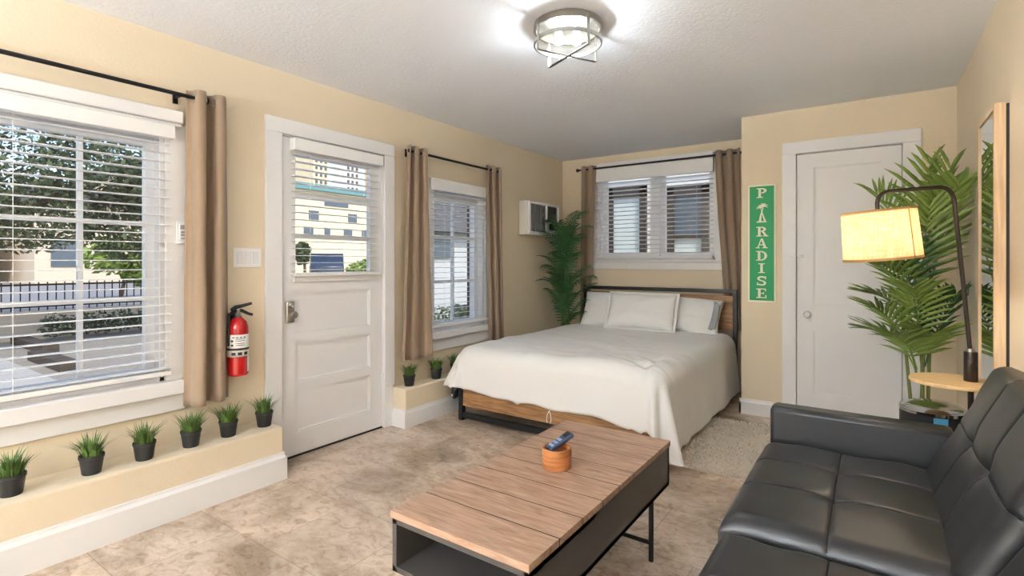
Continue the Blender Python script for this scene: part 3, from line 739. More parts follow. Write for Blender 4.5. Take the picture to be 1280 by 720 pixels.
dv = thing('bedspread', 'white cotton bedspread draped over the bed with a trailing corner', 'bedspread', (1.17, 4.1, .58))
RR = .11                                          # rounding over the mattress edge
RX0, RX1, RY0, RY1, ZT = .428, 1.885, 3.218, 5.06, .585
OL, OR_, OF = .40, .60, .42
def drape(u, v):
    sx = RX0 - OL + u * (RX1 - RX0 + OL + OR_)
    of = OF - .045 + .10 * u
    sy = RY0 - of + v * (RY1 - RY0 + of)
    cx = min(max(sx, RX0), RX1); cy = max(sy, RY0)
    ox, oy = sx - cx, sy - cy
    headfade = min(1, max(0, (5.08 - cy) / .35))
    if ox < 0: ox *= .35 + .65 * headfade
    L_ = math.hypot(ox, oy)
    if ox < 0 and oy < 0:
        k_ = (max(-ox, -oy) + .12 * min(-ox, -oy)) / L_; ox *= k_; oy *= k_; L_ *= k_
    ex = min(cx - RX0, RX1 - cx); ey = cy - RY0
    wr = .007 * noise.noise((cx * 2.3, cy * 2.0, 1.3)) + .003 * noise.noise((cx * 9, cy * 5, 4))
    dcor = math.hypot(RX1 - cx, cy - RY0)
    ang0 = math.atan2(cy - RY0 + .03, RX1 - cx + .03)
    wr += .012 * math.exp(-dcor / .30) * math.sin(ang0 * 9)
    wr += .007 * math.exp(-ey / .30) * math.sin(cx * 11 + cy * 9 + 2 * noise.noise((cx * 2, cy * 2, 0)))
    wr += .020 * math.exp(-ey / .5) * noise.noise((cx * 1.6 + cy * .9, cy * 7 - cx * 1.4, 3)) + .008 * noise.noise((cx * 1.2, cy * 6 + cx * 2, 8)) + .020 * math.exp(-dcor / .8) * noise.noise((ang0 * 7, dcor * 1.2, 5))
    cr = abs(noise.noise((cx * 1.1 + cy * .6, cy * 3.4 - cx * 1.1, 21)))
    wr -= .016 * math.exp(-cr / .05) * (.35 + math.exp(-ey / .35))
    z = ZT + wr
    if L_ < 1e-6: return Vector((cx, cy, z))
    d = Vector((ox / L_, oy / L_, 0))
    arc = RR * PI / 2
    if L_ < arc:
        a = L_ / RR; out = RR * math.sin(a); dn = RR * (1 - math.cos(a))
    else:
        out = RR; dn = RR + (L_ - arc)
    corner = (abs(d.x) * abs(d.y)) * 2
    along = cx + cy
    fold = .007 * math.sin(along * 11 + 1.5 * noise.noise((cx * 3, cy * 3, 2))) + .003 * math.sin(along * 27 + 1)
    ck = min(1, corner * 1.5)
    fold = fold * (1 - ck) + .050 * ck * math.sin(math.atan2(d.y, d.x) * 9)
    hang = max(0, dn - .06)
    left = 1 if ox < 0 and oy > -.2 else 0
    out += hang * (.08 + .16 * left + 2.2 * fold) + .10 * hang * ck
    zf = z - dn * (.97 - .08 * ck)
    zf += .012 * noise.noise((cx * 5, cy * 5, 9)) * min(1, hang * 4)
    zf = max(zf, .04 + .01 * math.sin(along * 20))
    return Vector((cx, cy, zf)) + d * out
MB().grid(118, 120, drape).build('cover', 'duvet', dv, smooth=True, solid=.007)
tie = MB()
for s_ in (-1, 1):
    tie.tube([(1.205, 3.085, .225), (1.205 + s_ * .012, 3.08, .20), (1.205 + s_ * .018, 3.078, .165), (1.205 + s_ * .012, 3.078, .14)], .003, 6)
tie.build('tie', 'duvet', dv, smooth=True)

bc = thing('power_adapter', 'small black plastic box hanging at the left foot corner of the bed', 'adapter', (.315, 3.16, .24))
mtx = Matrix.Translation((.305, 3.14, .215)) @ Matrix.Rotation(R(25), 4, 'Y') @ Matrix.Rotation(R(15), 4, 'X')
MB().box((-.024, -.03, -.05), (.024, .03, .05), mtx).build('adapter_case', 'pot', bc, bevel=.008)
MB().box((-.012, -.0315, -.035), (.004, -.030, -.01), mtx).build('sticker', 'label', bc)
MB().tube([(.308, 3.145, .255), (.322, 3.152, .28), (.341, 3.156, .285)], .005, 6).build('cord', 'pot', bc, smooth=True)

# ---------------------------------------------------------------- pillows
def pillow(label, c, w, h, t, rx, ry=0, rz=0, flange=0, sd=0):
    root = thing('pillow', label, 'pillow', c, 'white pillows against the headboard')
    rot = Matrix.Translation(c) @ Matrix.Rotation(rz, 4, 'Z') @ Matrix.Rotation(ry, 4, 'Y') @ Matrix.Rotation(rx, 4, 'X')
    mb = MB()
    def f(sgn):
        def fn(u, v):
            a, b_ = u * 2 - 1, v * 2 - 1
            e = max(0, (1 - abs(a) ** 3.2)) ** .55 * max(0, (1 - abs(b_) ** 3.2)) ** .55
            pin = 1 - .05 * (1 - abs(a) ** 2) * abs(b_) ** 4
            pin2 = 1 - .05 * (1 - abs(b_) ** 2) * abs(a) ** 4
            n_ = .010 * noise.noise((a * 2 + sd, b_ * 2, sgn)) + .005 * noise.noise((a * 6, b_ * 5 + sd, sgn))
            return rot @ Vector((a * w / 2 * pin2, b_ * h / 2 * pin, sgn * (t / 2 * e + n_ * e)))
        return fn
    mb.grid(30, 24, f(1)); mb.grid(30, 24, f(-1))
    mb.build('pillowcase', 'duvet', root, smooth=True, weld=True)
    if flange:
        fl = MB()
        def ring(k):
            def fn(u, v):
                a = u * 4; i = int(a) % 4; s = a - int(a)
                p_ = [(-1, -1), (1, -1), (1, 1), (-1, 1), (-1, -1)]
                x = p_[i][0] + (p_[i + 1][0] - p_[i][0]) * s; y = p_[i][1] + (p_[i + 1][1] - p_[i][1]) * s
                wv = .006 * math.sin(u * 90 + sd)
                x2 = x * (w / 2 - .012 + v * flange); y2 = y * (h / 2 - .012 + v * flange)
                return rot @ Vector((x2, y2, wv * v))
            return fn
        fl.grid(96, 3, ring(1), loop_u=True).build('flange', 'duvet', root, smooth=True, solid=.006)
    return root
pillow('white pillow leaning on the headboard left end, beside the palm', (.80, 5.085, .748), .70, .40, .15, R(62), 0, R(2), sd=1)
p_ = pillow('white pillow with grey open end at the headboard right end', (1.53, 5.075, .738), .70, .38, .16, R(60), R(3), R(-2), sd=3)
mtx = Matrix.Translation((1.53, 5.075, .738)) @ Matrix.Rotation(R(-2), 4, 'Z') @ Matrix.Rotation(R(3), 4, 'Y') @ Matrix.Rotation(R(60), 4, 'X')
q = MB()
def openend(u, v):
    b_ = (u * 2 - 1) * .80; 
    return mtx @ Vector((.288 + .044 * v - .04 * abs(b_) ** 3, b_ * .178, .090 - .045 * v - .055 * (abs(b_)) ** 3))
q.grid(14, 4, openend).build('case_opening', 'greylin', p_, smooth=True, solid=.004, label='grey lining at the open pillowcase end')
pillow('front white pillow with flat flanged border, centred before the other two', (1.165, 4.895, .762), .69, .37, .15, R(66), 0, 0, flange=.026, sd=6)

# ---------------------------------------------------------------- shag rug
rg = MB(); random.seed(5)
X0, X1, Y0_, Y1_ = 1.985, 2.56, 3.185, 4.27
rg.box((X0, Y0_, .001), (X1, Y1_, .014))
k0 = 0
for i in range(11000):
    x = random.uniform(X0 - .004, X1 + .004); y = random.uniform(Y0_ - .006, Y1_ + .006)
    a = random.random() * 2 * PI; ln = random.uniform(.022, .038); w = .0045
    dx, dy = math.cos(a), math.sin(a); k = len(rg.v)
    zt_ = .014 + ln * random.uniform(.22, .55)
    rg.v += [(x - dy * w, y + dx * w, .010), (x + dy * w, y - dx * w, .010), (x + dx * ln * .7 + dy * w * .5, y + dy * ln * .7 - dx * w * .5, zt_), (x + dx * ln * .7 - dy * w * .5, y + dy * ln * .7 + dx * w * .5, zt_)]
    rg.f.append((k, k + 1, k + 2, k + 3))
tag(rg.build('shag_rug', 'shag', None), 'cream shaggy rug on the tile floor between bed and sofa', 'rug')
random.seed(21)

# ---------------------------------------------------------------- coffee table
ct = thing('coffee_table', 'coffee table with brown plank top and open charcoal box', 'coffee table', (2.02, 1.73, 0))
TX0, TX1, TY0, TY1 = 1.76, 2.292, 1.15, 2.31
cuts = [TY0, 1.313, 1.458, 1.605, 1.745, 1.885, 2.03, 2.17, TY1]
t = MB()
for a, b_ in zip(cuts[:-1], cuts[1:]): t.box((TX0, a + (.003 if a > TY0 else 0), .428), (TX1, b_ - (.003 if b_ < TY1 else 0), .45))
MB().box((TX0 + .001, TY0 + .003, .426), (TX1 - .001, TY1 - .003, .4491)).build('plank_backing', 'dark', ct)
t.build('tabletop', 'tabwood', ct, bevel=.0005)
bx0, bx1, by0, by1, bz0, bz1 = TX0 + .004, TX1 - .004, TY0 + .006, TY1 - .006, .255, .426
c = MB().box((bx1 - .018, by0, bz0), (bx1, by1, bz1)).box((bx0, by0, bz0), (bx0 + .018, by1, bz1)).box((bx0, by0, bz0), (bx1, by1, bz0 + .018)).box((bx0, by1 - .018, bz0), (bx1, by1, bz1)).box((bx0, by0, bz1 - .018), (bx1, by0 + .40, bz1))
c.build('storage_box', 'charcoal', ct)
MB().box((bx0 + .018, 1.62, bz0 + .018), (bx1 - .018, 1.634, bz1 - .002)).build('divider', 'dark', ct)
MB().tube([(bx0 + .018, 1.26, .345), (bx0 + .03, 1.26, .348), (bx0 + .03, 1.26, .335)], .004, 8).build('catch', 'nickel', ct)
for y in (2.115, 1.345):
    for x in (TX1 - .018, TX0 + .018):
        MB().tube([(x, y, 0), (x, y, bz0)], .0105, 12).build('leg', 'black', ct, smooth=40)
    MB().tube([(TX0 + .018, y, .075), (TX1 - .018, y, .075)], .009, 10).build('stretcher', 'black', ct, smooth=40)

cn = thing('wooden_canister', 'round honey-coloured wooden canister on the coffee table', 'canister', (2.022, 1.765, .45))
cc = (2.022, 1.765, .4502)
MB().lathe([(0, 0), (.054, 0), (.056, .003), (.056, .018), (.0545, .020), (.056, .022), (.058, .060), (.057, .075), (.0555, .077), (.049, .077), (.048, .072), (.047, .03), (0, .028)], cc, 40).build('canister_body', 'bamboo', cn, smooth=30)
MB().lathe([(0, .055), (.046, .055), (.0465, .062), (0, .062)], cc, 32).build('lid', 'bamboo', cn, smooth=30)
rm = thing('remote_control', 'dark blue remote control lying tilted on the wooden canister', 'remote', (2.03, 1.775, .55))
rmt = Matrix.Translation((2.027, 1.782, .5445)) @ Matrix.Rotation(R(62), 4, 'Z') @ Matrix.Rotation(R(-24), 4, 'Y')
MB().box((-.058, -.021, -.009), (.058, .021, .009), rmt).build('remote_body', 'remote', rm, bevel=.006)
MB().box((.022, -.014, .009), (.050, .014, .0105), rmt).build('display', 'dark', rm)
for i in range(3):
    for j_ in range(2): MB().box((-.045 + i * .02, -.013 + j_ * .015, .009), (-.033 + i * .02, -.002 + j_ * .015, .0112), rmt).build('button', 'button', rm)

# ---------------------------------------------------------------- sofa
so = thing('futon_sofa', 'black leather futon sofa with tufted cushions along the right wall', 'sofa', (2.95, 1.7, 0))
def cushion(name, o, ux, uy, uz, w, d, t, seams_u, seams_v, edge=.05, crown=.012, dimple=.028, nu=64, nv=56, sd=0, puff=.0015):
    """padded slab: o = corner on the underside, ux along width w, uy along depth d, uz thickness t; seams pressed in, buttons where they cross"""
    o, ux, uy, uz = Vector(o), Vector(ux), Vector(uy), Vector(uz)
    def sup(a, n=3.2): return max(0, 1 - abs(a) ** n) ** (1 / n)
    def top(u, v):
        x, y = u * w, v * d
        exx = min(x, w - x); eyy = min(y, d - y)
        rx = 1 if exx > edge else math.sqrt(max(0, 1 - (1 - exx / edge) ** 2)); ry = 1 if eyy > edge else math.sqrt(max(0, 1 - (1 - eyy / edge) ** 2))
        z = t - edge + edge * rx * ry
        g = 0
        lines_u = [0] + seams_u + [w]; lines_v = [0] + seams_v + [d]
        pu = min((abs(x - s) for s in seams_u), default=9); pv = min((abs(y - s) for s in seams_v), default=9)
        z -= .004 * math.exp(-(pu / .007) ** 2) + .004 * math.exp(-(pv / .007) ** 2)
        # quilted puff between lines
        for a, b_ in zip(lines_u[:-1], lines_u[1:]):
            if a <= x <= b_: su = math.sin(PI * (x - a) / (b_ - a))
        for a, b_ in zip(lines_v[:-1], lines_v[1:]):
            if a <= y <= b_: sv = math.sin(PI * (y - a) / (b_ - a))
        z += puff * (max(su, 0) ** .6 * max(sv, 0) ** .6) + crown * math.sin(PI * u) * math.sin(PI * v)
        for su_ in seams_u:
            for sv_ in seams_v:
                r_ = math.hypot(x - su_, y - sv_); z -= dimple * math.exp(-(r_ / .030) ** 1.2)
        z += .0035 * noise.noise((x * 7 + sd, y * 7, sd)) * min(1, exx / .02) + .010 * noise.noise((x * 4 + sd, y * 11, sd + 4)) * math.exp(-exx / .10)
        return z
    mb = MB()
    # denser sampling near edges and seams
    def samples(L_, seams, n):
        s = set()
        for i in range(n + 1): s.add(round(L_ * i / n, 5))
        for k in range(7):
            e_ = edge * (1 - math.cos(k / 6 * PI / 2)); s.add(round(e_, 5)); s.add(round(L_ - e_, 5))
        for q in seams:
            for k in (-.018, -.011, -.006, -.003, 0, .003, .006, .011, .018): s.add(round(q + k, 5))
        return sorted(s)
    xs, ys = samples(w, seams_u, nu // 2), samples(d, seams_v, nv // 2)
    nx, ny = len(xs), len(ys); k = 0
    for x in xs:
        for y in ys: mb.v.append(tuple(o + ux * x + uy * y + uz * top(x / w, y / d)))
    for x in xs:
        for y in ys: mb.v.append(tuple(o + ux * x + uy * y))
    N = nx * ny
    for i in range(nx - 1):
        for j_ in range(ny - 1):
            a, b_, c_, d_ = i * ny + j_, (i + 1) * ny + j_, (i + 1) * ny + j_ + 1, i * ny + j_ + 1
            mb.f.append((a, b_, c_, d_)); mb.f.append((a + N, d_ + N, c_ + N, b_ + N))
    for i in range(nx - 1):
        for j_ in (0, ny - 1):
            a, b_ = i * ny + j_, (i + 1) * ny + j_; mb.f.append((a, b_, b_ + N, a + N))
    for j_ in range(ny - 1):
        for i in (0, nx - 1):
            a, b_ = i * ny + j_, i * ny + j_ + 1; mb.f.append((a, b_, b_ + N, a + N))
    ob = mb.build(name, 'leather', so, smooth=50)
    sm = MB()
    P_ = lambda x, y: tuple(o + ux * x + uy * y + uz * (top(x / w, y / d) + .0006))
    for su_ in seams_u: sm.tube([P_(su_, y) for y in [.006 + (d - .012) * i / 40 for i in range(41)]], .0024, 5)
    for sv_ in seams_v: sm.tube([P_(x, sv_) for x in [.006 + (w - .012) * i / 40 for i in range(41)]], .0024, 5)
    sm.build('seam', 'seam', ob, smooth=True)
    for su_ in seams_u:
        for sv_ in seams_v:
            q = o + ux * su_ + uy * sv_ + uz * (top(su_ / w, sv_ / d))
            rot = Matrix((ux, uy, uz)).transposed().to_4x4()
            MB().lathe([(0, .005), (.007, .004), (.010, 0), (.010, -.004)], (0, 0, 0), 12, mtx=Matrix.Translation(q) @ rot).build('button', 'leather', ob, smooth=True)
    return ob
SX0, SXJ = 2.625, 3.30
# seats: width runs along +y, depth runs from front edge (x small) to the back
for y0_, w_, sd, dz in ((1.755, .88, 1, 0), (.79, .945, 5, -.024)):
    cushion('seat_cushion', (SX0 - dz * .4, y0_, .286 + dz), (0, 1, 0), (1, 0, 0), (0, 0, 1), w_, .64, .155, [w_ * .36, w_ * .67], [.30], edge=.06, crown=.016, sd=sd)
ln = R(24.6)
def back(y0_, w_, lean, xo, sd):
    uy = Vector((math.sin(lean), 0, math.cos(lean))); uz = Vector((-math.cos(lean), 0, math.sin(lean)))
    o = Vector((xo, y0_, .40)) - uz * .105
    cushion('back_cushion', o, (0, 1, 0), uy, uz, w_, .53, .105, [w_ * .36, w_ * .67], [.27], edge=.045, crown=.006, sd=sd)
back(1.70, .915, R(24.6), 3.19, 9)
back(.765, .905, R(31), 3.20, 13)
def arm(y0_, y1_):
    a = MB().box((2.645, y0_, .10), (3.30, y1_, .588))
    return a.build('armrest', 'leather', so, bevel=.022)
arm(2.635, 2.745); arm(.62, .73)
MB().box((2.67, .73, .14), (3.28, 2.635, .262)).build('base_frame', 'leather', so, bevel=.02)
for x in (2.72, 3.24):
    for y in (2.56, .80):
        MB().lathe([(0, 0), (.016, 0), (.024, .145), (0, .145)], (x, y, 0), 16).build('leg', 'chrome', so, smooth=40)

# ---------------------------------------------------------------- floor lamp with tray
fl = thing('floor_lamp', 'bronze arc floor lamp with linen drum shade and round wooden tray', 'floor lamp', (3.385, 3.0, 0))
PX, PY = 3.384, 2.995
MB().lathe([(0, 0), (.10, 0), (.102, .004), (.098, .016), (.02, .020), (0, .020)], (PX, PY, 0), 32).build('base', 'bronze', fl, smooth=30)
MB().tube([(PX, PY, .018), (PX, PY, .722)], .011, 12).build('lower_pole', 'bronze', fl, smooth=40)
MB().lathe([(0, 0), (.158, 0), (.16, .003), (.16, .012), (.158, .015), (0, .015)], (3.328, 2.985, .715), 48).build('tray_table', 'tray', fl, smooth=30)
MB().lathe([(0, 0), (.0235, 0), (.0245, .002), (.0245, .125), (.0235, .128), (0, .128)], (PX, PY, .73), 24).build('pole_socket', 'bronze', fl, smooth=30)
MB().tube([(PX - .001, PY, .855), (PX - .002, PY, .872)], [.0135, .0125], 12).build('collar', 'nickel', fl, smooth=30)
ptop = Vector((3.318, 2.93, 1.50)); sh = Vector((3.060, 2.80, 1.368))
axis_tilt = Matrix.Rotation(R(-5.5), 4, Vector((.571, -.821, 0)) * -1)
def T(v): return sh + (axis_tilt.to_3x3() @ Vector(v))
def bez2(a, b_, c, n=8): return [Vector(a) * (1 - i / n) ** 2 + Vector(b_) * 2 * (i / n) * (1 - i / n) + Vector(c) * (i / n) ** 2 for i in range(n + 1)]
armA, armB = Vector((3.265, 2.902, 1.572)), Vector((3.105, 2.822, 1.560))
pts = [Vector((PX - .002, PY, .86)), Vector((3.352, 2.963, 1.20))] + bez2((3.324, 2.936, 1.505), (3.317, 2.930, 1.576), armA) + bez2(armB, Vector((*T((0, 0, .18)).xy, 1.556)), T((0, 0, .125))) + [T((0, 0, .106))]
MB().tube(pts, .0085, 12).build('arc_pole', 'bronze', fl, smooth=60)
SM = Matrix.Translation(sh) @ axis_tilt
shr, shh = .142, .108
shd = MB().lathe([(shr + .004, -shh), (shr - .004, shh), (shr - .0055, shh), (shr + .0025, -shh)], (0, 0, 0), 56, closed=True, mtx=SM).build('lamp_shade', 'shade', fl, smooth=40)
tr = MB().lathe([(shr + .0052, -shh - .001), (shr + .0048, -shh + .010), (shr + .002, -shh + .010), (shr + .002, -shh - .001)], (0, 0, 0), 56, closed=True, mtx=SM)
tr.build('shade_trim', 'trimtan', shd, smooth=40); tr = MB()
tr.lathe([(shr - .0028, shh + .001), (shr - .0024, shh - .009), (shr - .006, shh - .009), (shr - .006, shh + .001)], (0, 0, 0), 56, closed=True, mtx=SM)
tr.build('shade_trim', 'trimtan', shd, smooth=40)
sa = math.atan2(-.66, .75)
tr = MB()
tr.tube([SM @ Vector(((shr + .0045 - .008 * i / 8) * math.cos(sa), (shr + .0045 - .008 * i / 8) * math.sin(sa), -shh + 2 * shh * i / 8)) for i in range(9)], .0022, 6).build('shade_seam', 'trimtan', shd)
sp = MB()
for i in range(3):
    a = i * 2 * PI / 3 + .4; sp.tube([SM @ Vector((0, 0, .09)), SM @ Vector(((shr - .006) * math.cos(a), (shr - .006) * math.sin(a), .098))], .002, 6)
sp.build('shade_fitter', 'bronze', fl)
MB().lathe([(0, .108), (.016, .108), (.018, .05), (0, .05)], (0, 0, 0), 16, mtx=SM).build('lamp_socket', 'bronze', fl)
MB().lathe([(0, .05), (.014, .045), (.028, .015), (.030, -.005), (.022, -.028), (0, -.036)], (0, 0, 0), 18, mtx=SM).build('light_bulb', 'bulb2', fl, smooth=True)

# ---------------------------------------------------------------- mirror, bin, sign
mi = thing('wall_mirror', 'tall mirror in a pale wooden frame leaning against the right wall', 'mirror', (3.47, 3.14, .06))
MY0, MY1, MZ0, MZ1 = 2.945, 3.37, .05, 1.915
f = MB().box((3.452, MY0, MZ0), (3.489, MY0 + .022, MZ1)).box((3.452, MY1 - .022, MZ0), (3.489, MY1, MZ1)).box((3.452, MY0 + .022, MZ1 - .022), (3.489, MY1 - .022, MZ1)).box((3.452, MY0 + .022, MZ0), (3.489, MY1 - .022, MZ0 + .022))
f.build('mirror_frame', 'maple', mi, bevel=.001)
MB().box((3.458, MY0 + .02, MZ0 + .02), (3.463, MY1 - .02, MZ1 - .02)).build('mirror_glass', 'mirror', mi)
MB().box((3.489, MY0 + .004, MZ0), (3.5, MY1 - .004, MZ1 - .006)).build('backing', 'dark', mi)

wb = thing('waste_bin', 'black bin with chrome arched rim and blue sticker behind the sofa arm', 'bin', (3.268, 3.2, 0))
wc = (3.268, 3.2, 0)
MB().lathe([(0, 0), (.116, 0), (.12, .004), (.128, .535), (0, .535)], wc, 48).build('bin_body', 'dark', wb, smooth=30)
MB().lathe([(.1285, .532), (.132, .534), (.133, .548), (.128, .553), (.120, .553), (.120, .536)], wc, 48, closed=True).build('chrome_rim', 'chrome', wb, smooth=30)
MB().lathe([(.120, .553), (.112, .561), (.09, .571), (.055, .577), (0, .579)], wc, 48).build('lid', 'chrome', wb, smooth=60)
MB().lathe([(.1285, .482), (.1292, .530)], wc, 8, a0=R(-92), a1=R(-68)).build('sticker', 'bluelab', wb, solid=.001)

sg = thing('wall_sign', 'tall green sign spelling PARADISE vertically with a palm tree', 'sign', (2.2955, YC, 1.39))
sx0, sx1, sz0, sz1 = 2.192, 2.399, .922, 1.872
MB().box((sx0, YC - .014, sz0), (sx1, YC, sz1)).build('sign_border', 'cream', sg, bevel=.002)
MB().box((sx0 + .014, YC - .0165, sz0 + .014), (sx1 - .014, YC - .014, sz1 - .014)).build('sign_face', 'green', sg)
# serif capitals built from plates; letter cell: x -.5..+.5, z 0..1
def arc(cx, cz, rx, rz, a0, a1, w0, w1, n=14):
    """crescent stroke: outer ellipse (rx, rz), width w0 at the ends, w1 at the middle"""
    out = []
    for i in range(n):
        q = []
        for t in (i / n, (i + 1) / n):
            a = R(a0 + (a1 - a0) * t); w = w0 + (w1 - w0) * math.sin(PI * t)
            q.append(((cx + rx * math.cos(a), cz + rz * math.sin(a)), (cx + (rx - w) * math.cos(a), cz + (rz - min(w, w0 * 1.4)) * math.sin(a))))
        out.append([q[0][0], q[1][0], q[1][1], q[0][1]])
    return out
def bar(x0, z0, x1, z1): return [(x0, z0), (x1, z0), (x1, z1), (x0, z1)]
SER = .10
LET = {
 'P': [bar(-.27, 0, -.05, 1), bar(-.42, 0, .12, .09), bar(-.42, .91, 0, 1)] + arc(-.02, .72, .44, .28, 90, -90, .10, .21) ,
 'R': [bar(-.30, 0, -.08, 1), bar(-.45, 0, .06, .09), bar(-.45, .91, 0, 1)] + arc(-.05, .74, .42, .26, 90, -90, .10, .20) + [[(.0, .5), (.2, .5), (.46, .09), (.24, .09)], bar(.14, 0, .56, .10)],
 'A': [[(-.05, 1), (.09, 1), (.40, .08), (.18, .08)], [(-.05, 1), (.01, .90), (-.26, .08), (-.36, .08)], bar(-.22, .30, .26, .39), bar(-.50, 0, -.14, .09), bar(.06, 0, .52, .09)],
 'D': [bar(-.32, 0, -.10, 1), bar(-.47, 0, 0, .09), bar(-.47, .91, 0, 1)] + arc(-.06, .5, .52, .5, 90, -90, .10, .22, 18),
 'I': [bar(-.11, 0, .11, 1), bar(-.28, 0, .28, .09), bar(-.28, .91, .28, 1)],
 'S': arc(0, .735, .36, .265, 20, 270, .11, .20, 16) + arc(0, .275, .38, .275, 90, -160, .11, .20, 16) + [bar(.28, .66, .37, .98), bar(-.39, .02, -.30, .34)],
 'E': [bar(-.30, 0, -.08, 1), bar(-.45, 0, .40, .10), bar(-.45, .90, .36, 1), bar(-.08, .46, .18, .55), bar(.30, .10, .41, .32), bar(.27, .72, .37, .9), bar(.12, .38, .20, .63)],
}
def letter(ch, zb, h, w):
    mb = MB()
    for i, q in enumerate(LET[ch]):
        mb.prism([(2.2955 + x * w, zb + z * h) for x, z in q], YC - .0195 - .00006 * i, YC - .0165, 1)
    return mb.build('letter', 'cream', sg)
zl = [('P', 1.765), ('R', 1.453), ('A', 1.358), ('D', 1.258), ('I', 1.158), ('S', 1.056), ('E', .955)]
for ch, z in zl: letter(ch, z, .078, .088)
pe = MB(); px = 2.2955
def strip(pts, w, k=0):
    for i in range(len(pts) - 1):
        (xa, za), (xb, zb) = pts[i], pts[i + 1]; d = Vector((xb - xa, zb - za)).normalized(); n_ = Vector((-d.y, d.x))
        wa, wb_ = w * (1 - .8 * i / (len(pts) - 1)), w * (1 - .8 * (i + 1) / (len(pts) - 1))
        pe.prism([(xa - n_.x * wa, za - n_.y * wa), (xb - n_.x * wb_, zb - n_.y * wb_), (xb + n_.x * wb_, zb + n_.y * wb_), (xa + n_.x * wa, za + n_.y * wa)], YC - .0195 - .0001 * k, YC - .0165, 1)
strip([(px - .012, 1.575), (px - .006, 1.62), (px + .004, 1.66), (px + .012, 1.695)], .009, 1)
strip([(px + .026, 1.575), (px + .014, 1.61), (px + .006, 1.64), (px - .010, 1.682)], .007, 2)
for k, (ox, oz, s) in enumerate(((.012, 1.697, 1), (-.012, 1.684, .75))):
    for j_, a in enumerate((20, 65, 115, 160, -20, 200)):
        ca, sa_ = math.cos(R(a)), math.sin(R(a)); strip([(px + ox, oz), (px + ox + .018 * s * ca, oz + .018 * s * sa_ + .004), (px + ox + .038 * s * ca, oz + .026 * s * sa_ - .004)], .006 * s, 3 + k * 6 + j_)
pe.prism([(px - .04, 1.566), (px + .04, 1.566), (px + .03, 1.577), (px - .03, 1.577)], YC - .0195, YC - .0165, 1)
pe.build('palm_emblem', 'cream', sg)

# ---------------------------------------------------------------- ceiling lights
def ceiling_light(label, x, y):
    root = thing('ceiling_light', label, 'ceiling light', (x, y, H), None)
    MB().lathe([(0, 0), (.170, 0), (.172, -.004), (.172, -.030), (.168, -.034), (.158, -.034), (.158, -.012), (0, -.012)], (x, y, H), 56).build('canopy', 'nickel', root, smooth=30)
    MB().lathe([(.150, -.013), (.152, -.075), (.140, -.105), (.10, -.122), (.0, -.128)], (x, y, H), 48).build('glass_bowl', 'seeded', root, smooth=40)
    MB().lathe([(.164, -.085), (.171, -.085), (.171, -.103), (.164, -.103)], (x, y, H), 56, closed=True).build('lower_ring', 'nickel', root, smooth=30)
    for a in (R(63), R(153)):
        d = Vector((math.cos(a), math.sin(a), 0)); n_ = Vector((-d.y, d.x, 0)) * .008; p = Vector((x, y, H)); zz = -.157 if a < 2 else -.160
        rt = Matrix.Translation((x, y, H)) @ Matrix.Rotation(a, 4, 'Z')
        m_ = MB().box((-.174, -.008, zz), (.174, .008, zz + .003), rt).box((.1715, -.008, zz), (.1745, .008, -.01), rt).box((-.1745, -.008, zz), (-.1715, .008, -.01), rt)
        m_.build('strap', 'nickel', root)
    for k, s in enumerate((-1, 1)):
        q = (x + s * .045 * math.cos(R(36)), y + s * .045 * math.sin(R(36)), H)
        MB().lathe([(0, -.012), (.016, -.012), (.016, -.040), (0, -.040)], q, 14).build('lamp_socket', 'vinyl', root)
        MB().lathe([(0, -.040), (.012, -.042), (.024, -.062), (.026, -.078), (.018, -.096), (0, -.102)], q, 16).build('light_bulb', 'bulb', root, smooth=True)
    return root
ceiling_light('round brushed nickel ceiling light with crossed straps, lit', 1.775, 2.305)
ceiling_light('unseen copy of the nickel ceiling light, added behind the camera as fill', 1.78, -1.05)  # extra fixture out of view, added to brighten the room

tl = thing('fill_uplighter', 'unseen white bowl uplighter added behind the camera to fill the room', 'floor lamp', (1.75, -3.6, 0))  # added fill light, out of view, bounced off the ceiling
tc_ = (1.75, -3.6, 0)
MB().lathe([(0, 0), (.16, 0), (.16, .015), (.02, .025), (0, .025)], tc_, 32).build('base', 'bronze', tl, smooth=30)
MB().tube([(1.75, -3.6, .02), (1.75, -3.6, 1.12)], .012, 12).build('pole', 'bronze', tl, smooth=40)
MB().lathe([(0, 1.115), (.08, 1.12), (.18, 1.16), (.23, 1.22), (.226, 1.22), (.176, 1.164), (.078, 1.124), (0, 1.122)], tc_, 40).build('bowl', 'vinyl', tl, smooth=40)
MB().lathe([(0, 1.165), (.12, 1.17), (.14, 1.18), (.12, 1.195), (0, 1.20)], tc_, 32).build('light_bulb', 'fill_bulb', tl, smooth=True)

# ---------------------------------------------------------------- outside
GZ = -.45
struct('ground_yard', MB().box((-12, -8, GZ - .1), (-.16, 16, GZ)), 'gravel')
struct('ground_upper', MB().box((-700, -300, .02), (-12.2, 700, .12)), 'asphalt')
struct('ground_back', MB().box((-12, 16, GZ - .1), (40, 60, GZ)), 'lawn')
struct('ground_rear', MB().box((-.16, -30, GZ - .1), (12, YR - .1, GZ)), 'concrete')
struct('ground_alley', MB().box((-.16, 5.56, GZ - .1), (12, 16, GZ)), 'gravel')
struct('path_concrete', MB().box((-11.9, -1.2, GZ), (-1.0, 2.35, GZ + .03)), 'concrete')
struct('path_cross', MB().box((-11.8, 5.4, GZ), (-4, 6.6, GZ + .03)), 'concrete')
rw = MB().box((-12.25, -8, GZ), (-12, 16, .12)).box((-12.28, -8, .12), (-11.97, 16, .17))
struct('wall_retaining', rw, 'stucco')
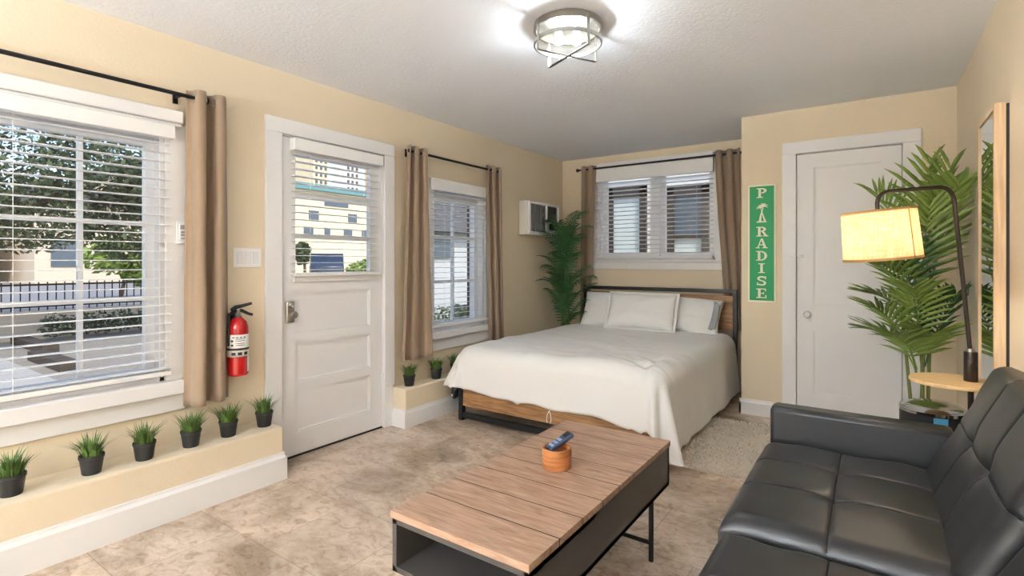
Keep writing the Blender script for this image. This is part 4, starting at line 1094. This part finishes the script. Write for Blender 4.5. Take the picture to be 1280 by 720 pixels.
for i, (xa, xb, y, l_) in enumerate(((-11.6, -9.4, 3.02, 'dark timber sleeper on the gravel by the retaining wall, outside the big window'), (-8.9, -7.2, 2.7, 'dark timber sleeper on the gravel nearer the house, outside the big window'))):
    tag(MB().box((xa, y - .12, GZ), (xb, y + .12, GZ + .16)).build('timber_sleeper', 'timber', None, bevel=.01), l_, 'sleeper')
fe = thing('iron_fence', 'dark iron railing on the retaining wall outside the big window', 'fence', (-12.1, 4, .17))
MB().box((-12.12, -6, .72), (-12.08, 16, .76)).box((-12.12, -6, .24), (-12.08, 16, .27)).build('rail', 'black', fe)
b = MB()
for i in range(147): b.box((-12.11, -6 + i * .15, .17), (-12.09, -5.98 + i * .15, .80))
b.build('pickets', 'black', fe)

def leaves(mb, c, rad, n, size, seed=0, shell=.35):
    rnd = random.Random(seed)
    for i in range(n):
        while True:
            v = Vector((rnd.uniform(-1, 1), rnd.uniform(-1, 1), rnd.uniform(-1, 1)))
            if shell < v.length <= 1: break
        p = Vector(c) + Vector((v.x * rad[0], v.y * rad[1], v.z * rad[2]))
        a = Vector((rnd.gauss(0, 1), rnd.gauss(0, 1), rnd.gauss(0, .7))).normalized(); b_ = a.cross(Vector((rnd.gauss(0, 1), rnd.gauss(0, 1), rnd.gauss(0, 1)))).normalized()
        s = size * rnd.uniform(.6, 1.3); k = len(mb.v)
        mb.v += [tuple(p - a * s), tuple(p - b_ * s * .45), tuple(p + a * s), tuple(p + b_ * s * .45)]
        mb.f.append((k, k + 1, k + 2, k + 3))
    return mb
def tree(label, base, h, blobs, m, size, trunk_r=.16, seed=0, n=1400, name='tree'):
    root = thing(name, label, 'tree', base)
    bs = Vector(base)
    t_ = MB().tube([bs, bs + Vector((.1, .05, h * .5)), bs + Vector((0, .1, h))], [trunk_r, trunk_r * .8, trunk_r * .5], 10)
    for c, r in blobs[:5]: t_.tube([bs + Vector((0, .08, h * .7)), bs.lerp(Vector(c), .7) + Vector((0, 0, h * .2)), Vector(c)], [trunk_r * .4, trunk_r * .25, .02], 6)
    t_.build('trunk', 'bark', root, smooth=True)
    f = MB()
    for i, (c, r) in enumerate(blobs): leaves(f, c, r, n, size, seed + i)
    f.build('foliage', m, root)
    return root
tree('large dark-leaved tree filling the top of the big left window', (-10.6, 1.9, GZ), 2.6,
     [((-9.2, 2.2, 3.3), (1.7, 1.7, 1.0)), ((-9.4, 3.9, 3.2), (1.3, 1.2, .8)), ((-10, .8, 3.3), (1.5, 1.4, 1.2)), ((-10.2, 2.9, 2.2), (1.4, 1.1, .8)), ((-10.4, 1.2, 2.0), (1.0, .9, .9)), ((-9.0, 4.7, 2.8), (.8, .8, .6)), ((-9.8, 4.5, 2.0), (.9, 1.0, .8)), ((-10.0, 5.3, 2.6), (.8, .8, .8))], 'leafd', .062, .2, 3, 3000)
tree('bright green bushy palm-like tree beyond the railing outside the big window', (-15.5, 6.1, .12), 1.0, [((-15.5, 6.1, 1.4), (.9, 1.0, .6)), ((-15.3, 6.6, 1.0), (.6, .6, .5))], 'leafl', .13, .06, 40, 520)
tree('dark shrub beyond the railing near the left photo edge', (-15, 2.6, .12), .5, [((-15, 2.7, .65), (.6, .7, .55))], 'leafd', .10, .06, 60, 800, 'shrub')
tree('leafy green shrub below the right corner of the entrance door glass', (-13.4, 13.2, .12), .7, [((-13.4, 13.3, .75), (.6, .65, .5)), ((-13.7, 14.0, .9), (.5, .5, .5))], 'leafl', .10, .06, 80, 900, 'shrub')
tree('tall slim dark tree at the left of the entrance door glass', (-16.8, 13.0, .12), 1.3, [((-16.8, 13.0, 1.6), (.3, .35, .5))], 'leafd', .12, .08, 90, 500)
hg = MB()
for i in range(11): leaves(hg, (-11.5, 3.6 + i * .42, GZ + .32), (.22, .3, .28), 260, .05, 200 + i, 0)
tag(hg.build('hedge', 'leafd', None, kind='stuff'), 'low dark hedge along the foot of the retaining wall', 'hedge')

def building(name, label, box, wallm, wins, face, winm='winb', roof=None, roofm='roofg'):
    """block with windows set into one face; face = ('x', value) or ('y', value); wins = (u0, u1, z0, z1)"""
    (a, b_) = box
    root = thing(name, label, 'building', ((a[0] + b_[0]) / 2, (a[1] + b_[1]) / 2, a[2]))
    MB().box(a, b_).build('walls', wallm, root)
    for (u0, u1, za, zb) in wins:
        w = MB()
        if face[0] == 'x':
            w.box((face[1] - .05, u0, za), (face[1] + .06, u1, zb))
        else:
            w.box((u0, face[1] - .06, za), (u1, face[1] + .05, zb))
        w.build('window', winm, root)
    if roof:
        MB().box(*roof).build('roof', roofm, root)
    return root
wins = []
for i in range(14):
    y = 16.5 + i * 2.1
    wins.append((y, y + (.95 if i % 2 else .6), 3.7, 4.35))
    wins.append((y + .5, y + 1.5, 5.0, 5.8)) if i % 2 else None
    if i % 3 == 0: wins.append((y, y + 2.6, 6.35, 6.95))
building('apartment_block', 'cream apartment block seen through the middle of the entrance door glass', ((-50, 14.5, .12), (-38, 46, 7.6)), 'creamb', wins, ('x', -38), roof=((-50.3, 14.2, 7.6), (-37.6, 46.3, 8.15)), roofm='tealb')
tw = [((-276, 178, .1), (-258, 188, 105), 'creamb', 'cream apartment tower, leftmost behind the entrance door glass'), ((-256, 189, .1), (-244, 199, 112), 'whiteb', 'white apartment tower in the middle of the entrance door glass'), ((-240, 199.5, .1), (-228, 210, 108), 'tanb', 'tan apartment tower at the right of the entrance door glass')]
for (a, b_, m_, l_) in tw:
    wn = []
    for k in range(17):
        for q in range(3): 
            u = a[1] + 1.0 + q * (b_[1] - a[1] - 1) / 3
            wn.append((u, u + 1.6, 34 + k * 4.0, 36 + k * 4.0))
    building('apartment_tower', l_, (a, b_), m_, wn, ('x', b_[0] + .3), roof=((a[0], a[1], b_[2]), (b_[0], b_[1], b_[2] + 2)))
building('street_house', 'pale yellow house behind the tree outside the big window', ((-40, 7.4, .12), (-30, 13, 4.2)), 'stucco', [(8, 9, 1, 2.4), (10, 11, 1, 2.4), (11.6, 12.6, .2, 2.4)], ('x', -30), roof=((-40.4, 7.1, 4.2), (-29.6, 13.3, 4.9)))
building('street_house', 'white house at the far left behind the railing outside', ((-42, -2, .12), (-32, 6.2, 3.8)), 'whiteb', [(-1, .2, 1, 2.4), (1.4, 2.6, 1, 2.4), (4, 5, .2, 2.4)], ('x', -32), roof=((-42.4, -2.3, 3.8), (-31.6, 6.5, 4.5)))
building('garage', 'white garage with grey roof seen through the narrow window', ((-7.6, 9.2, GZ), (-6, 14, 2.0)), 'siding', [(9.5, 10.15, 1.35, 1.95), (10.3, 11.3, GZ, .1)], ('x', -6), roof=((-7.7, 9.1, 2.0), (-5.7, 14.3, 2.75)))
struct('ground_lawn_strip', MB().box((-5.6, 7.4, GZ), (-3.4, 15, GZ + .02)), 'lawn')
hg = MB()
for i in range(12): leaves(hg, (-5.35, 9.0 + i * .38, GZ + .35), (.2, .3, .32), 200, .05, 400 + i, 0)
tag(hg.build('hedge', 'leafd', None, kind='stuff'), 'dark hedge before the white garage outside the narrow window', 'hedge')
tag(MB().box((-1.53, 5.49, GZ), (-1.48, 5.54, 2.7)).build('porch_post', 'brownf', None), 'dark brown timber post outside the narrow window', 'post')

# neighbour house across the alley behind the bed
nb = thing('neighbour_house', 'white house with brown window frames close behind the back window', 'house', (0.6, 7.3, GZ))
ny = 7.2
s = MB()
for i in range(21):
    z = GZ + i * .15
    s.prism([(ny, z), (ny + .02, z), (ny + .02, z + .15), (ny + .012, z + .15)], -1.2, 6, 0)
s.box((-1.2, ny + .02, GZ), (6, ny + 1.2, 2.72))
s.build('siding', 'whiteb', nb)
MB().box((-1.4, ny - .1, 2.72), (6.3, ny + 1.6, 2.85)).build('roof', 'roofg', nb)
def nwin(x0, x1, z0, z1, split):
    fr = MB(); w = .095
    fr.box((x0, ny - .05, z0), (x0 + w, ny + .03, z1)).box((x1 - w, ny - .05, z0), (x1, ny + .03, z1)).box((x0, ny - .05, z1 - .15), (x1, ny + .03, z1)).box((x0, ny - .05, z0), (x1, ny + .03, z0 + w))
    o = fr.build('window', 'brownf', nb)
    if split:
        zm = z0 + (z1 - z0) * .47
        MB().box((x0 + w, ny - .04, zm - .03), (x1 - w, ny + .02, zm + .03)).build('meeting_rail', 'brownf', o)
        MB().box((x0 + w, ny - .02, zm), (x1 - w, ny - .01, z1 - .1)).build('pane', 'winb', o)
        MB().box((x0 + w, ny - .012, z0 + w), (x1 - w, ny - .004, zm)).build('pane', 'blindin', o)
    else:
        MB().box((x0 + w, ny - .015, z0 + w), (x1 - w, ny - .005, z1 - .1)).build('pane', 'blindin', o)
nwin(-.22, .38, .95, 2.34, False); nwin(.68, 1.24, .95, 2.30, True)

# parked car beyond the yard
car = thing('car', 'dark navy car parked outside, low in the entrance door glass', 'car', (-22.8, 18.5, .12))
cm = Matrix.Translation((-22.8, 18.5, .12)) @ Matrix.Rotation(math.atan2(.62, -.86) + PI, 4, 'Z')
body = [(-2.2, .35), (-2.15, .85), (-1.5, .98), (-.9, 1.55), (.9, 1.58), (1.7, 1.0), (2.2, .9), (2.25, .35)]
MB().prism(body, -.88, .88, 1, cm).build('body', 'carp', car, bevel=.06)
MB().prism([(-1.42, 1.0), (-.88, 1.48), (.86, 1.5), (1.55, 1.02)], -.885, .885, 1, cm).build('windows', 'winb', car)
for x in (-1.4, 1.4):
    for y in (-.9, .72):
        MB().lathe([(0, 0), (.34, 0), (.34, .18), (0, .18)], (0, 0, 0), 20, mtx=cm @ Matrix.Translation((x, y, .34)) @ Matrix.Rotation(-PI / 2, 4, 'X')).build('wheel', 'tyre', car)

# ---------------------------------------------------------------- sky, sun, camera
w = bpy.data.worlds.new('sky'); bpy.context.scene.world = w; w.use_nodes = True
n = w.node_tree.nodes; l = w.node_tree.links
bg = n['Background']; sky = n.new('ShaderNodeTexSky'); sky.sky_type = 'NISHITA'; sky.sun_disc = False
sky.sun_elevation = R(48); sky.sun_rotation = R(110); sky.altitude = 0; sky.dust_density = 1.4
l.new(sky.outputs[0], bg.inputs[0]); bg.inputs[1].default_value = .16
sl = bpy.data.lights.new('sun', 'SUN'); sl.energy = 1.7; sl.angle = R(1.5); sl.color = (1, .95, .86)
so_ = bpy.data.objects.new('sun', sl); C.objects.link(so_)
so_.rotation_euler = Vector((-.8, .35, -.95)).to_track_quat('-Z', 'Y').to_euler()

cam = bpy.data.cameras.new('camera'); co = bpy.data.objects.new('camera', cam); C.objects.link(co)
co.location = (3.037, 0, 1.25); co.rotation_euler = (PI / 2, 0, math.atan(452 / 650))
cam.sensor_width = 36; cam.lens = 650 / 1280 * 36; cam.shift_y = -33 / 1280; cam.clip_start = .05; cam.clip_end = 2000
sc = bpy.context.scene; sc.camera = co
sc.view_settings.view_transform = 'Standard'; sc.view_settings.look = 'None'; sc.view_settings.gamma = 1
sc.view_settings.use_curve_mapping = False; sc.view_settings.exposure = 0.97
sc.cycles.use_denoising = True
sc.cycles.max_bounces = 10; sc.cycles.diffuse_bounces = 6; sc.cycles.transparent_max_bounces = 16
sc.cycles.sample_clamp_indirect = 8
sc.cycles.caustics_reflective = False; sc.cycles.caustics_refractive = False
